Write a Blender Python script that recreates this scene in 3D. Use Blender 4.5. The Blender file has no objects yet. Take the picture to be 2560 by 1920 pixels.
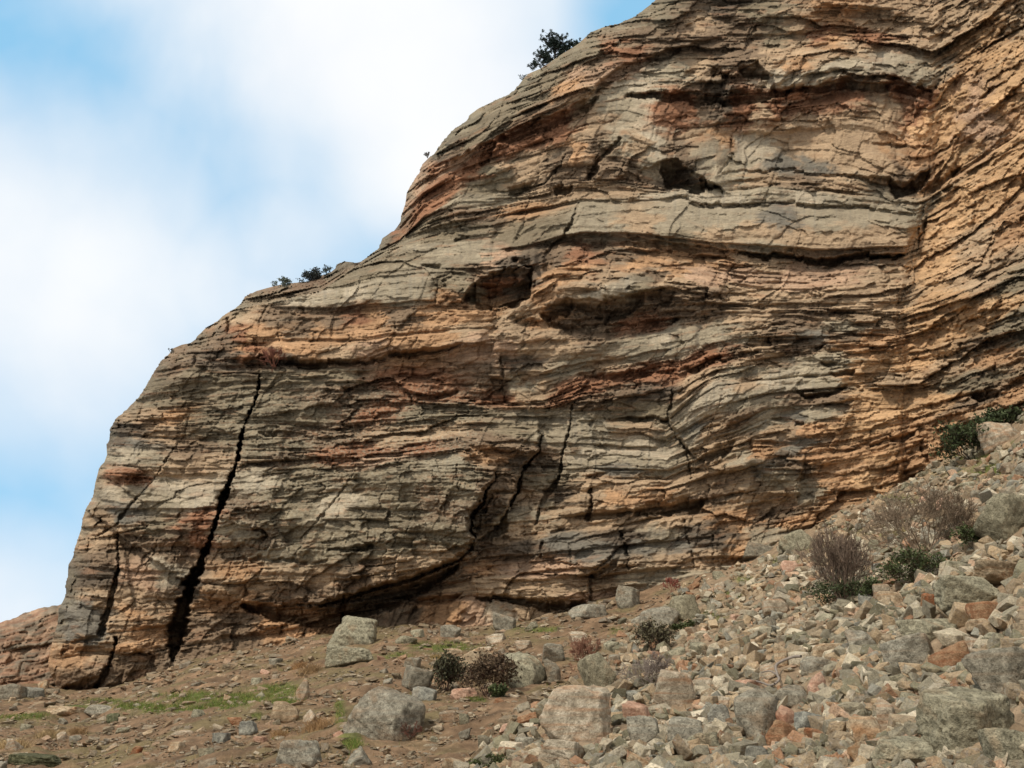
import bpy, bmesh, math, random
import numpy as np
from mathutils import Vector, Matrix
random.seed(5)
RNG = np.random.default_rng(11)
F32 = np.float32
scene = bpy.context.scene
COL = scene.collection

# ------------------------------------------------------------------ camera
FPX = 2217.0                       # focal length in photo pixels (photo 2560 x 1920)
PITCH = math.radians(22.0)
CAMZ = 1.7
cam_d = bpy.data.cameras.new("camera")
cam_d.sensor_width = 36.0
cam_d.lens = FPX / 2560.0 * 36.0
cam_d.clip_start = 0.1
cam_d.clip_end = 6000.0
cam = bpy.data.objects.new("camera", cam_d)
cam.location = (0, 0, CAMZ)
cam.rotation_euler = (math.radians(90) + PITCH, 0, 0)
COL.objects.link(cam)
scene.camera = cam
CP, SP = math.cos(PITCH), math.sin(PITCH)

def tans(px, py):
    """pixel -> (x/y, (z-CAMZ)/y) of its sight line"""
    a = (px - 1280.0) / FPX
    b = -(py - 960.0) / FPX
    dy = CP - b * SP
    return a / dy, (SP + b * CP) / dy

def ray_dir(px, py):
    tx, tz = tans(px, py)
    return Vector((tx, 1.0, tz)).normalized()

# ------------------------------------------------------------------ light
SUN_AZ, SUN_EL = math.radians(222), math.radians(47)   # azimuth from +Y towards +X
to_sun = Vector((math.sin(SUN_AZ) * math.cos(SUN_EL), math.cos(SUN_AZ) * math.cos(SUN_EL), math.sin(SUN_EL)))
sun_d = bpy.data.lights.new("sun", 'SUN')
sun_d.energy = 3.4
sun_d.angle = math.radians(4.5)
sun_d.color = (1.0, 0.93, 0.83)
sun = bpy.data.objects.new("sun", sun_d)
sun.rotation_euler = to_sun.to_track_quat('Z', 'Y').to_euler()
COL.objects.link(sun)

world = bpy.data.worlds.new("World")
scene.world = world
world.use_nodes = True
nt = world.node_tree
N, L = nt.nodes, nt.links
N.clear()
out = N.new("ShaderNodeOutputWorld")
bg = N.new("ShaderNodeBackground"); bg.inputs[1].default_value = 0.12
sky = N.new("ShaderNodeTexSky"); sky.sky_type = 'NISHITA'; sky.sun_disc = False
sky.sun_elevation = SUN_EL; sky.sun_rotation = SUN_AZ
sky.air_density = 1.0; sky.dust_density = 1.2; sky.ozone_density = 1.6
tc = N.new("ShaderNodeTexCoord")
def wmath(op, a, b=None, clamp=False):
    n = N.new("ShaderNodeMath"); n.operation = op; n.use_clamp = clamp
    for i, v in enumerate((a, b)):
        if v is None: continue
        if isinstance(v, (int, float)): n.inputs[i].default_value = v
        else: L.new(v, n.inputs[i])
    return n.outputs[0]
nz = N.new("ShaderNodeTexNoise"); nz.inputs['Scale'].default_value = 2.6; nz.inputs['Detail'].default_value = 5
nz.inputs['Roughness'].default_value = 0.5; nz.inputs['Distortion'].default_value = 0.4
L.new(tc.outputs['Generated'], nz.inputs['Vector'])
nz2 = N.new("ShaderNodeTexNoise"); nz2.inputs['Scale'].default_value = 5.0; nz2.inputs['Detail'].default_value = 6
L.new(tc.outputs['Generated'], nz2.inputs['Vector'])
warpv = N.new("ShaderNodeVectorMath"); warpv.operation = 'MULTIPLY_ADD'
sub = N.new("ShaderNodeVectorMath"); sub.operation = 'SUBTRACT'; sub.inputs[1].default_value = (0.5, 0.5, 0.5)
L.new(nz.outputs['Color'], sub.inputs[0])
L.new(sub.outputs[0], warpv.inputs[0]); warpv.inputs[1].default_value = (0.12, 0.12, 0.12)
L.new(tc.outputs['Generated'], warpv.inputs[2])
nrm = N.new("ShaderNodeVectorMath"); nrm.operation = 'NORMALIZE'; L.new(warpv.outputs[0], nrm.inputs[0])
# cloud banks (direction, radius in radians, weight)
CLOUDS = [((1020, 0), 0.33, 0.60), ((520, 300), 0.24, 0.10), ((80, 700), 0.21, 0.55), ((800, -300), 0.25, 0.35),
          ((1160, 360), 0.16, 0.25), ((0, 1540), 0.12, 0.45), ((720, 690), 0.10, 0.30), ((330, 900), 0.2, 0.12),
          ((-500, 500), 0.2, 0.4), ((-1200, 1200), 0.3, 0.6), ((2000, -700), 0.3, 0.6),
          ((800, 470), 0.13, -0.22), ((1560, 20), 0.08, -0.35), ((420, 430), 0.12, -0.10)]
acc = None
for (px, py), r, w in CLOUDS:
    d = ray_dir(px, py)
    dp = N.new("ShaderNodeVectorMath"); dp.operation = 'DOT_PRODUCT'
    L.new(nrm.outputs[0], dp.inputs[0]); dp.inputs[1].default_value = d
    m = N.new("ShaderNodeMapRange"); m.interpolation_type = 'LINEAR'
    m.inputs['From Min'].default_value = math.cos(r); m.inputs['From Max'].default_value = 1.0
    L.new(dp.outputs['Value'], m.inputs['Value'])
    bl = wmath('MULTIPLY', wmath('POWER', m.outputs[0], 1.15), w)
    acc = bl if acc is None else wmath('ADD', acc, bl)
# added unseen cloud sheet overhead and behind the viewer, to neutralise blue skylight
dp = N.new("ShaderNodeVectorMath"); dp.operation = 'DOT_PRODUCT'
L.new(tc.outputs['Generated'], dp.inputs[0]); dp.inputs[1].default_value = Vector((0, -0.85, 0.5)).normalized()
m = N.new("ShaderNodeMapRange"); m.interpolation_type = 'SMOOTHSTEP'
m.inputs['From Min'].default_value = -0.2; m.inputs['From Max'].default_value = 0.45; m.inputs['To Max'].default_value = 0.9
L.new(dp.outputs['Value'], m.inputs['Value'])
acc = wmath('ADD', acc, m.outputs[0])
fl = wmath('MULTIPLY', wmath('SUBTRACT', nz2.outputs['Fac'], 0.5), 0.42)
veil = wmath('MULTIPLY', wmath('SUBTRACT', nz.outputs['Fac'], 0.5), 1.0)
acc = wmath('ADD', wmath('ADD', acc, fl), wmath('ADD', veil, 0.06), True)
_s = wmath('SUBTRACT', 1.0, acc); acc = wmath('SUBTRACT', 1.0, wmath('MULTIPLY', _s, _s))
mixc = N.new("ShaderNodeMix"); mixc.data_type = 'RGBA'
L.new(acc, mixc.inputs[0])
blue = N.new("ShaderNodeMix"); blue.data_type = 'RGBA'; blue.inputs[0].default_value = 0.7
L.new(sky.outputs[0], blue.inputs[6]); blue.inputs[7].default_value = (3.1, 6.5, 9.2, 1)   # thin high veil over the blue
L.new(blue.outputs[2], mixc.inputs[6]); 
cl = N.new("ShaderNodeMix"); cl.data_type = 'RGBA'; cl.inputs[6].default_value = (6.6, 7.1, 7.9, 1); cl.inputs[7].default_value = (8.3, 8.4, 8.5, 1)
L.new(wmath('MULTIPLY', acc, wmath('ADD', nz2.outputs['Fac'], 0.45), True), cl.inputs[0]); L.new(cl.outputs[2], mixc.inputs[7])
L.new(mixc.outputs[2], bg.inputs[0]); L.new(bg.outputs[0], out.inputs[0])

scene.view_settings.view_transform = 'Standard'
scene.view_settings.look = 'None'
scene.view_settings.exposure = 0.0
scene.view_settings.gamma = 1.0
scene.view_settings.use_curve_mapping = False

# ------------------------------------------------------------------ noise helpers
PERM = np.random.default_rng(3).permutation(1024).astype(np.int32)
PERM = np.concatenate([PERM, PERM])
GA = np.random.default_rng(4).uniform(0, 2 * np.pi, 1024)
GX, GY = np.cos(GA).astype(F32), np.sin(GA).astype(F32)
HR = np.random.default_rng(6).uniform(0, 1, 1024).astype(F32)
def _h(ix, iy):
    return PERM[(PERM[ix & 1023] + iy) & 1023]
def hash2(ix, iy, seed=0):
    return HR[_h(ix.astype(np.int32) + seed * 57, iy.astype(np.int32) + seed * 131)]
def perlin(x, y, seed=0):
    x = np.asarray(x, F32) + F32(seed * 13.37); y = np.asarray(y, F32) + F32(seed * 7.77)
    x0 = np.floor(x); y0 = np.floor(y)
    fx, fy = x - x0, y - y0
    ix, iy = x0.astype(np.int32), y0.astype(np.int32)
    u = fx * fx * fx * (fx * (fx * 6 - 15) + 10); v = fy * fy * fy * (fy * (fy * 6 - 15) + 10)
    def g(dx, dy):
        k = _h(ix + dx, iy + dy)
        return GX[k] * (fx - dx) + GY[k] * (fy - dy)
    a = g(0, 0) * (1 - u) + g(1, 0) * u
    b = g(0, 1) * (1 - u) + g(1, 1) * u
    return (a * (1 - v) + b * v) * F32(1.5)
def fbm(x, y, oct=4, seed=0, gain=0.5):
    s = 0; a = 1.0; f = 1.0
    for i in range(oct):
        s = s + a * perlin(x * f, y * f, seed + i * 3); a *= gain; f *= 2.03
    return s
def sstep(a, b, x):
    t = np.clip((x - a) / (b - a), 0, 1); return t * t * (3 - 2 * t)
def lin(c):
    c = np.asarray(c, float) / 255.0
    return np.where(c <= 0.04045, c / 12.92, ((c + 0.055) / 1.055) ** 2.4)
def srgb(*c):
    return tuple(float(v) for v in lin(c)) + (1.0,)

# ------------------------------------------------------------------ mesh helpers
def mesh_from_arrays(name, V, Fc, smooth=True, col=None, mats=()):
    me = bpy.data.meshes.new(name)
    V = np.ascontiguousarray(V, F32); Fc = np.ascontiguousarray(Fc, np.int32)
    n, k = Fc.shape
    me.vertices.add(len(V)); me.vertices.foreach_set("co", V.ravel())
    me.loops.add(n * k); me.loops.foreach_set("vertex_index", Fc.ravel())
    me.polygons.add(n); me.polygons.foreach_set("loop_start", np.arange(0, n * k, k, dtype=np.int32))
    me.polygons.foreach_set("loop_total", np.full(n, k, np.int32))
    me.polygons.foreach_set("use_smooth", np.full(n, smooth, bool))
    me.update(calc_edges=True)
    if col is not None:
        at = me.color_attributes.new("Col", 'FLOAT_COLOR', 'POINT')
        c4 = np.ones((len(V), 4), F32); c4[:, :col.shape[1]] = col
        at.data.foreach_set("color", c4.ravel())
    for m in mats: me.materials.append(m)
    return me
def link(name, me, parent=None, loc=None):
    o = bpy.data.objects.new(name, me); COL.objects.link(o)
    if parent: o.parent = parent
    if loc is not None: o.location = loc
    return o
def tag(o, label=None, cat=None, group=None, kind=None):
    if label: o['label'] = label
    if cat: o['category'] = cat
    if group: o['group'] = group
    if kind: o['kind'] = kind
    return o
def thing(name, label, cat, loc, group=None):
    o = bpy.data.objects.new(name, None); COL.objects.link(o); o.location = loc
    o.empty_display_size = 0.2
    return tag(o, label, cat, group)
def grid_faces(ny, nx, keep=None):
    i = np.arange(ny * nx).reshape(ny, nx)
    q = np.stack([i[1:, :-1], i[1:, 1:], i[:-1, 1:], i[:-1, :-1]], -1).reshape(-1, 4)
    if keep is not None:
        k = keep[1:, :-1] & keep[1:, 1:] & keep[:-1, 1:] & keep[:-1, :-1]
        q = q[k.ravel()]
    return q
def compact(V, Fc, C=None):
    used = np.zeros(len(V), bool); used[Fc.ravel()] = True
    m = np.cumsum(used) - 1
    return V[used], m[Fc], (C[used] if C is not None else None)

# ------------------------------------------------------------------ materials
def new_mat(name, rough=0.95):
    m = bpy.data.materials.new(name); m.use_nodes = True
    t = m.node_tree; b = t.nodes["Principled BSDF"]
    b.inputs['Roughness'].default_value = rough
    b.inputs['Specular IOR Level'].default_value = 0.15
    return m, t, b
def nnoise(t, scale, detail=4, rough=0.6, vec=None, dist=0.0):
    n = t.nodes.new("ShaderNodeTexNoise"); n.inputs['Scale'].default_value = scale
    n.inputs['Detail'].default_value = detail; n.inputs['Roughness'].default_value = rough
    n.inputs['Distortion'].default_value = dist
    if vec is not None: t.links.new(vec, n.inputs['Vector'])
    return n
def nmix(t, fac, a, b, mode='MIX'):
    n = t.nodes.new("ShaderNodeMix"); n.data_type = 'RGBA'; n.blend_type = mode
    for i, v in ((0, fac), (6, a), (7, b)):
        if hasattr(v, 'is_output') or isinstance(v, bpy.types.NodeSocket): t.links.new(v, n.inputs[i])
        else: n.inputs[i].default_value = v
    return n.outputs[2]
def nramp(t, src, lo, hi):
    n = t.nodes.new("ShaderNodeMapRange"); n.inputs['From Min'].default_value = lo; n.inputs['From Max'].default_value = hi
    t.links.new(src, n.inputs['Value']); return n.outputs[0]
def nmath(t, op, a, b):
    n = t.nodes.new("ShaderNodeMath"); n.operation = op
    for i, v in enumerate((a, b)):
        if isinstance(v, (int, float)): n.inputs[i].default_value = v
        else: t.links.new(v, n.inputs[i])
    return n.outputs[0]

def cliff_material():
    m, t, b = new_mat("bedded_rock")
    at = t.nodes.new("ShaderNodeVertexColor"); at.layer_name = "Col"
    geo = t.nodes.new("ShaderNodeNewGeometry")
    mp = t.nodes.new("ShaderNodeMapping"); mp.inputs['Scale'].default_value = (0.35, 0.35, 1.6)
    mp.inputs['Rotation'].default_value = (0, math.radians(4), 0)
    t.links.new(geo.outputs['Position'], mp.inputs[0])
    n1 = nnoise(t, 5.0, 6, 0.7, mp.outputs[0], 0.3)
    n2 = nnoise(t, 9.0, 5, 0.7, geo.outputs['Position'])
    f1 = nramp(t, n1.outputs['Fac'], 0.3, 0.7)
    f2 = nramp(t, n2.outputs['Fac'], 0.3, 0.7)
    c = nmix(t, 1.0, at.outputs['Color'], nmix(t, f1, (0.70, 0.68, 0.66, 1), (1.28, 1.28, 1.26, 1)), 'MULTIPLY')
    c = nmix(t, 1.0, c, nmix(t, f2, (0.80, 0.80, 0.81, 1), (1.18, 1.17, 1.15, 1)), 'MULTIPLY')
    t.links.new(c, b.inputs['Base Color'])
    bp = t.nodes.new("ShaderNodeBump"); bp.inputs['Strength'].default_value = 0.9; bp.inputs['Distance'].default_value = 0.10
    t.links.new(nmath(t, 'ADD', n1.outputs['Fac'], nmath(t, 'MULTIPLY', n2.outputs['Fac'], 0.5)), bp.inputs['Height'])
    t.links.new(bp.outputs[0], b.inputs['Normal'])
    return m
def stone_material(name, base, dark, light, rust, rustamt, scale=1.0, lichen=0.5, bands=0.0, use_attr=False):
    m, t, b = new_mat(name)
    tcn = t.nodes.new("ShaderNodeTexCoord")
    geo = t.nodes.new("ShaderNodeNewGeometry")
    oi = t.nodes.new("ShaderNodeObjectInfo")
    off = t.nodes.new("ShaderNodeVectorMath"); off.operation = 'ADD'
    if use_attr: vec = geo.outputs['Position']
    else:
        sc = t.nodes.new("ShaderNodeVectorMath"); sc.operation = 'SCALE'; sc.inputs['Scale'].default_value = 37.0
        cx = t.nodes.new("ShaderNodeCombineXYZ")
        t.links.new(oi.outputs['Random'], cx.inputs[0]); t.links.new(oi.outputs['Random'], cx.inputs[1])
        t.links.new(cx.outputs[0], sc.inputs[0])
        t.links.new(geo.outputs['Position'], off.inputs[0]); t.links.new(sc.outputs[0], off.inputs[1])
        vec = off.outputs[0]
    big = nnoise(t, 1.6 * scale, 5, 0.6, vec, 0.4)
    mid = nnoise(t, 7 * scale, 6, 0.7, vec)
    fine = nnoise(t, 32 * scale, 4, 0.75, vec)
    if use_attr:
        at = t.nodes.new("ShaderNodeVertexColor"); at.layer_name = "Col"; c = at.outputs['Color']
    else:
        c = nmix(t, nramp(t, mid.outputs['Fac'], 0.38, 0.62), base, light)
    c = nmix(t, nmath(t, 'MULTIPLY', nramp(t, big.outputs['Fac'], 0.56, 0.66), rustamt), c, rust)
    c = nmix(t, nmath(t, 'MULTIPLY', nramp(t, fine.outputs['Fac'], 0.52, 0.60), lichen), c, dark)
    sp = nnoise(t, 13 * scale, 3, 0.6, vec, 0.2)
    c = nmix(t, nmath(t, 'MULTIPLY', nramp(t, sp.outputs['Fac'], 0.56, 0.62), lichen * 0.7), c, dark)
    c = nmix(t, nmath(t, 'MULTIPLY', nramp(t, sp.outputs['Fac'], 0.43, 0.37), lichen * 0.5), c, light)
    if bands > 0 and not use_attr:
        mp = t.nodes.new("ShaderNodeMapping"); mp.inputs['Scale'].default_value = (0.5, 0.5, 6); mp.inputs['Rotation'].default_value = (0.2, 0.5, 0)
        t.links.new(tcn.outputs['Object'], mp.inputs[0])
        bn = nnoise(t, 1.6, 4, 0.6, mp.outputs[0], 0.3)
        c = nmix(t, nmath(t, 'MULTIPLY', nramp(t, bn.outputs['Fac'], 0.45, 0.6), bands), c, rust)
    v = nmix(t, nramp(t, mid.outputs['Fac'], 0.3, 0.7), (0.72, 0.72, 0.72, 1), (1.22, 1.21, 1.2, 1))
    c = nmix(t, 1.0, c, v, 'MULTIPLY')
    if not use_attr:
        c = nmix(t, 1.0, c, nmix(t, oi.outputs['Random'], (0.82, 0.80, 0.78, 1), (1.15, 1.16, 1.18, 1)), 'MULTIPLY')
    t.links.new(c, b.inputs['Base Color'])
    bp = t.nodes.new("ShaderNodeBump"); bp.inputs['Strength'].default_value = 1.0; bp.inputs['Distance'].default_value = 0.09 / scale
    t.links.new(nmath(t, 'ADD', mid.outputs['Fac'], nmath(t, 'MULTIPLY', fine.outputs['Fac'], 0.35)), bp.inputs['Height'])
    t.links.new(bp.outputs[0], b.inputs['Normal'])
    return m
def attr_material(name, rough=0.9, sub=0.0, nscale=6.0, amt=0.25):
    m, t, b = new_mat(name, rough)
    at = t.nodes.new("ShaderNodeVertexColor"); at.layer_name = "Col"
    geo = t.nodes.new("ShaderNodeNewGeometry")
    n = nnoise(t, nscale, 4, 0.6, geo.outputs['Position'])
    c = nmix(t, 1.0, at.outputs['Color'], nmix(t, nramp(t, n.outputs['Fac'], 0.3, 0.7), (1 - amt,) * 3 + (1,), (1 + amt,) * 3 + (1,)), 'MULTIPLY')
    t.links.new(c, b.inputs['Base Color'])
    return m
M_CLIFF = cliff_material()
M_STUFF = stone_material("loose_stones", (0.3,) * 3 + (1,), srgb(78, 76, 68), (0.4,) * 3 + (1,), srgb(150, 105, 72), 0.25, 1.2, 0.35, use_attr=True)
ST = {
 'grey':  stone_material("grey_lichen_stone", srgb(128, 122, 106), srgb(70, 68, 58), srgb(158, 152, 134), srgb(148, 122, 94), 0.5, 1.0, 0.5, 0.25),
 'green': stone_material("olive_lichen_stone", srgb(132, 126, 104), srgb(78, 75, 60), srgb(164, 157, 132), srgb(150, 112, 76), 0.3, 1.0, 0.6),
 'pale':  stone_material("pale_stone", srgb(156, 143, 120), srgb(104, 96, 82), srgb(182, 170, 148), srgb(168, 128, 94), 0.6, 1.0, 0.45, 0.6),
 'tan':   stone_material("tan_stone", srgb(154, 134, 106), srgb(92, 80, 62), srgb(180, 162, 134), srgb(164, 114, 70), 0.6, 1.0, 0.4, 0.35),
 'pink':  stone_material("pink_stone", srgb(176, 138, 114), srgb(110, 90, 76), srgb(190, 160, 136), srgb(176, 110, 80), 0.5, 1.0, 0.25, 0.2),
 'rust':  stone_material("rusty_stone", srgb(146, 106, 76), srgb(96, 84, 66), srgb(160, 132, 102), srgb(150, 82, 46), 0.9, 1.0, 0.35, 0.3),
 'blue':  stone_material("slate_grey_stone", srgb(116, 114, 104), srgb(74, 74, 66), srgb(150, 147, 132), srgb(136, 118, 94), 0.3, 1.0, 0.35),
 'moss':  stone_material("mossy_stone", srgb(80, 82, 56), srgb(44, 48, 28), srgb(112, 110, 84), srgb(70, 66, 36), 0.5, 1.0, 0.8),
}

# ------------------------------------------------------------------ the cliff
# bedding surfaces traced across the face (photo pixel coordinates)
BEDS = [
 [(0,-1600),(1500,-1150),(2200,-900),(2560,-1250),(3200,-1900)],
 [(0,-560),(900,-380),(1400,-330),(1800,-360),(2330,-330),(2560,-520),(3200,-950)],
 [(0,300),(900,130),(1200,60),(1500,-30),(1750,-70),(2000,-60),(2330,-40),(2560,-180),(3200,-560)],
 [(0,740),(800,560),(1010,480),(1100,420),(1243,345),(1329,309),(1467,245),(1560,235),(1660,240),(1802,244),(1957,238),(2100,212),(2200,215),(2327,235),(2400,190),(2560,100),(3200,-250)],
 [(0,860),(800,700),(1000,600),(1060,530),(1150,480),(1268,474),(1400,445),(1560,445),(1660,465),(1810,437),(1920,427),(2067,431),(2221,462),(2310,478),(2400,415),(2560,310),(3200,-20)],
 [(0,900),(800,730),(960,620),(1020,590),(1100,562),(1207,549),(1350,520),(1451,500),(1560,505),(1700,496),(1762,515),(1945,508),(2067,513),(2291,533),(2400,475),(2560,380),(3200,60)],
 [(0,920),(600,735),(860,680),(950,655),(1050,645),(1150,640),(1300,640),(1400,612),(1450,600),(1560,600),(1660,618),(1863,636),(2067,652),(2262,640),(2400,590),(2560,505),(3200,210)],
 [(0,950),(500,820),(600,775),(700,770),(800,772),(983,765),(1085,760),(1227,765),(1300,742),(1380,716),(1500,715),(1600,720),(1700,722),(1800,735),(1900,745),(2067,740),(2260,730),(2400,675),(2560,600),(3200,330)],
 [(0,985),(480,900),(560,905),(651,911),(814,912),(922,909),(971,888),(1064,884),(1158,866),(1250,860),(1370,850),(1532,846),(1695,812),(1850,795),(1985,790),(2100,800),(2250,800),(2400,750),(2560,690),(3200,440)],
 [(0,1040),(330,1010),(450,1000),(600,985),(800,975),(963,975),(1166,995),(1288,1007),(1361,1000),(1451,966),(1573,946),(1667,930),(1700,932),(1782,897),(1884,881),(2026,868),(2230,864),(2400,830),(2560,780),(3200,560)],
 [(0,1090),(290,1060),(450,1066),(650,1060),(820,1072),(1000,1058),(1150,1045),(1304,1040),(1492,1045),(1667,1052),(1730,1000),(1794,962),(1994,940),(2132,935),(2260,930),(2400,900),(2560,850),(3200,650)],
 [(0,1140),(270,1120),(450,1128),(620,1130),(820,1130),(1003,1120),(1146,1105),(1304,1110),(1492,1120),(1667,1130),(1760,1085),(1850,1060),(1920,1025),(2000,1020),(2132,1010),(2260,1010),(2400,975),(2560,930),(3200,740)],
 [(0,1220),(240,1210),(450,1215),(620,1215),(820,1190),(1000,1180),(1146,1180),(1304,1190),(1492,1185),(1667,1190),(1760,1160),(1880,1120),(2000,1130),(2107,1122),(2260,1080),(2400,1040),(2560,1000),(3200,820)],
 [(0,1350),(195,1345),(346,1335),(529,1330),(700,1320),(900,1320),(1050,1330),(1186,1345),(1410,1322),(1600,1300),(1695,1285),(1850,1260),(2050,1240),(2260,1200),(2560,1110),(3200,930)],
 [(0,1470),(165,1475),(350,1490),(570,1500),(750,1500),(861,1495),(1000,1470),(1186,1440),(1300,1430),(1470,1420),(1660,1410),(1850,1390),(2050,1340),(2260,1290),(2560,1200),(3200,1030)],
 [(0,1650),(120,1650),(300,1645),(450,1625),(700,1590),(860,1540),(1000,1515),(1186,1500),(1330,1505),(1470,1500),(1660,1470),(1850,1445),(2050,1400),(2560,1300),(3200,1130)],
 [(0,1950),(3200,1950)],
]
BED_IDX = np.array([-12, -4, -0.5] + list(range(3, 17)), float)
def bed_coord(px1d, py1d):
    Y = np.stack([np.interp(px1d, [p[0] for p in b], [p[1] for p in b]) for b in BEDS])   # nb, nx
    from_top = np.empty((len(py1d), len(px1d)), F32)
    for j in range(len(px1d)):
        from_top[:, j] = np.interp(py1d, Y[:, j], BED_IDX)
    return from_top

SIL = [(2900,-1500),(2450,-900),(2080,-480),(1860,-230),(1740,-100),(1642,0),(1618,18),(1590,40),(1545,60),(1515,66),(1478,80),(1446,110),(1395,142),(1352,172),(1318,186),(1290,222),(1272,238),(1236,252),(1196,272),(1172,290),(1172,298),
 (1132,326),(1104,358),(1086,384),(1068,400),(1052,418),(1050,430),(1040,445),(1026,465),(1017,482),(1013,512),(1003,540),(1001,558),(999,575),(980,579),(956,596),(947,622),(930,634),(902,655),(893,664),(884,656),(862,654),(842,662),(834,680),(800,690),(768,704),
 (700,712),(640,728),(612,742),(603,758),(588,772),(566,784),(545,803),(515,820),(492,842),(486,856),(455,862),(432,872),(424,884),(402,905),(384,934),(366,965),(345,996),(330,1010),(316,1025),(288,1050),(276,1072),(273,1106),(266,1110),(268,1142),(262,1156),(248,1170),(240,1200),(232,1244),(214,1276),(206,1300),(203,1325),(190,1362),
 (182,1395),(171,1412),(170,1440),(164,1466),(167,1482),(158,1502),(148,1520),(144,1560),(136,1584),(133,1600),(127,1620),(121,1655),(124,1680),(136,1705),(148,1730),(152,1760),(152,2300)]

def poly_nearest(px, py, poly, noise=None):
    """nearest point on an open polyline and signed distance (positive to the left of travel)"""
    best = np.full(px.shape, 1e9, F32); bx = np.zeros_like(best); by = np.zeros_like(best); sg = np.ones_like(best); seg = np.zeros_like(best)
    P = np.array(poly, F32)
    for i in range(len(P) - 1):
        a, b = P[i], P[i + 1]; d = b - a; l2 = float(d @ d) + 1e-6
        t = np.clip(((px - a[0]) * d[0] + (py - a[1]) * d[1]) / l2, 0, 1)
        qx, qy = a[0] + t * d[0], a[1] + t * d[1]
        dd = (px - qx) ** 2 + (py - qy) ** 2
        m = dd < best
        best = np.where(m, dd, best); bx = np.where(m, qx, bx); by = np.where(m, qy, by)
        cr = d[0] * (py - a[1]) - d[1] * (px - a[0])
        sg = np.where(m, np.where(cr > 0, -1.0, 1.0), sg); seg = np.where(m, i + t, seg)
    return bx, by, np.sqrt(best), sg, seg

def base_depth(px, py):
    yb = np.interp(px, [-200, 100, 600, 1200, 1800, 2240, 2258, 2280, 2340, 2560, 3000, 3300], [52, 49.5, 47.5, 46, 45, 43.5, 43.4, 43.9, 42.8, 37.3, 29, 25])
    tx, tz = tans(px, py)
    return yb + 0.16 * np.maximum(tz * yb - 6, -4)

def layers(q, s, f, wx, jf, seed, jamp=0.6, part=0.5):
    jamp = jamp * 1.25
    """one scale of bedding: beds with their own relief, partings between and joints across"""
    u = s * f + 0.14 * perlin(q * wx * 0.8, s * f * 0.45, seed) + 0.5 * perlin(s * f * 0.6, s * 0 + 3.3, seed + 1)
    k = np.floor(u); t = u - k
    w = sstep(0.80, 1.0, t)
    a = perlin(q * wx, k * 7.31, seed + 2) * (1 - w) + perlin(q * wx, (k + 1) * 7.31, seed + 2) * w
    c = q * jf * (0.6 + 0.9 * hash2(k, k * 0, seed)) + 19.0 * hash2(k, k * 0 + 5, seed) + 0.25 * perlin(q * jf * 2, s * 6, seed + 5)
    m = np.floor(c); ft = c - m
    r = hash2(m, k, seed + 2) - 0.5
    r = r * (1 - sstep(0.88, 1.0, t))
    jg = np.exp(-(np.minimum(ft, 1 - ft) / 0.05) ** 2) * (hash2(m, k, seed + 9) > 0.45)
    bul = 0.5 * np.sqrt(np.clip(4 * t * (1 - t), 0, 1)) + 0.5 * (1 - np.exp(-np.minimum(t, 1 - t) / 0.08))
    pm = np.clip(0.55 + 1.1 * perlin(q * wx * 1.7, k * 3.17, seed + 7), 0.05, 1.4)
    h = a + jamp * 1.4 * r - 0.35 * jamp * jg + part * pm * (bul - 1)
    return h, hash2(k, m, seed + 4), k

def facets(x, y, seed, tilt=1.0, gr=0.12):
    """irregular cells, each a plane with its own height and tilt"""
    x = x.astype(F32); y = y.astype(F32)
    ix = np.floor(x).astype(np.int32); iy = np.floor(y).astype(np.int32)
    best = np.full(x.shape, 99, F32); sec = np.full(x.shape, 99, F32); out = np.zeros_like(best)
    for dy in (-1, 0, 1):
        for dx in (-1, 0, 1):
            cx, cy = ix + dx, iy + dy
            a = hash2(cx, cy, seed); b = hash2(cx, cy, seed + 1)
            ox = x - (cx + 0.15 + 0.7 * a); oy = y - (cy + 0.15 + 0.7 * b)
            d = np.maximum(np.abs(ox) * 0.9, np.abs(oy)) + 0.3 * (np.abs(ox) + np.abs(oy))
            v = (hash2(cx, cy, seed + 2) - 0.5) + tilt * ((hash2(cx, cy, seed + 3) - 0.5) * ox + (hash2(cx, cy, seed + 4) - 0.35) * oy * 1.3)
            m = d < best
            sec = np.where(m, best, np.minimum(sec, d)); best = np.where(m, d, best); out = np.where(m, v, out)
    edge = sec - best
    return out - gr * np.exp(-(edge / 0.05) ** 2)

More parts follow.
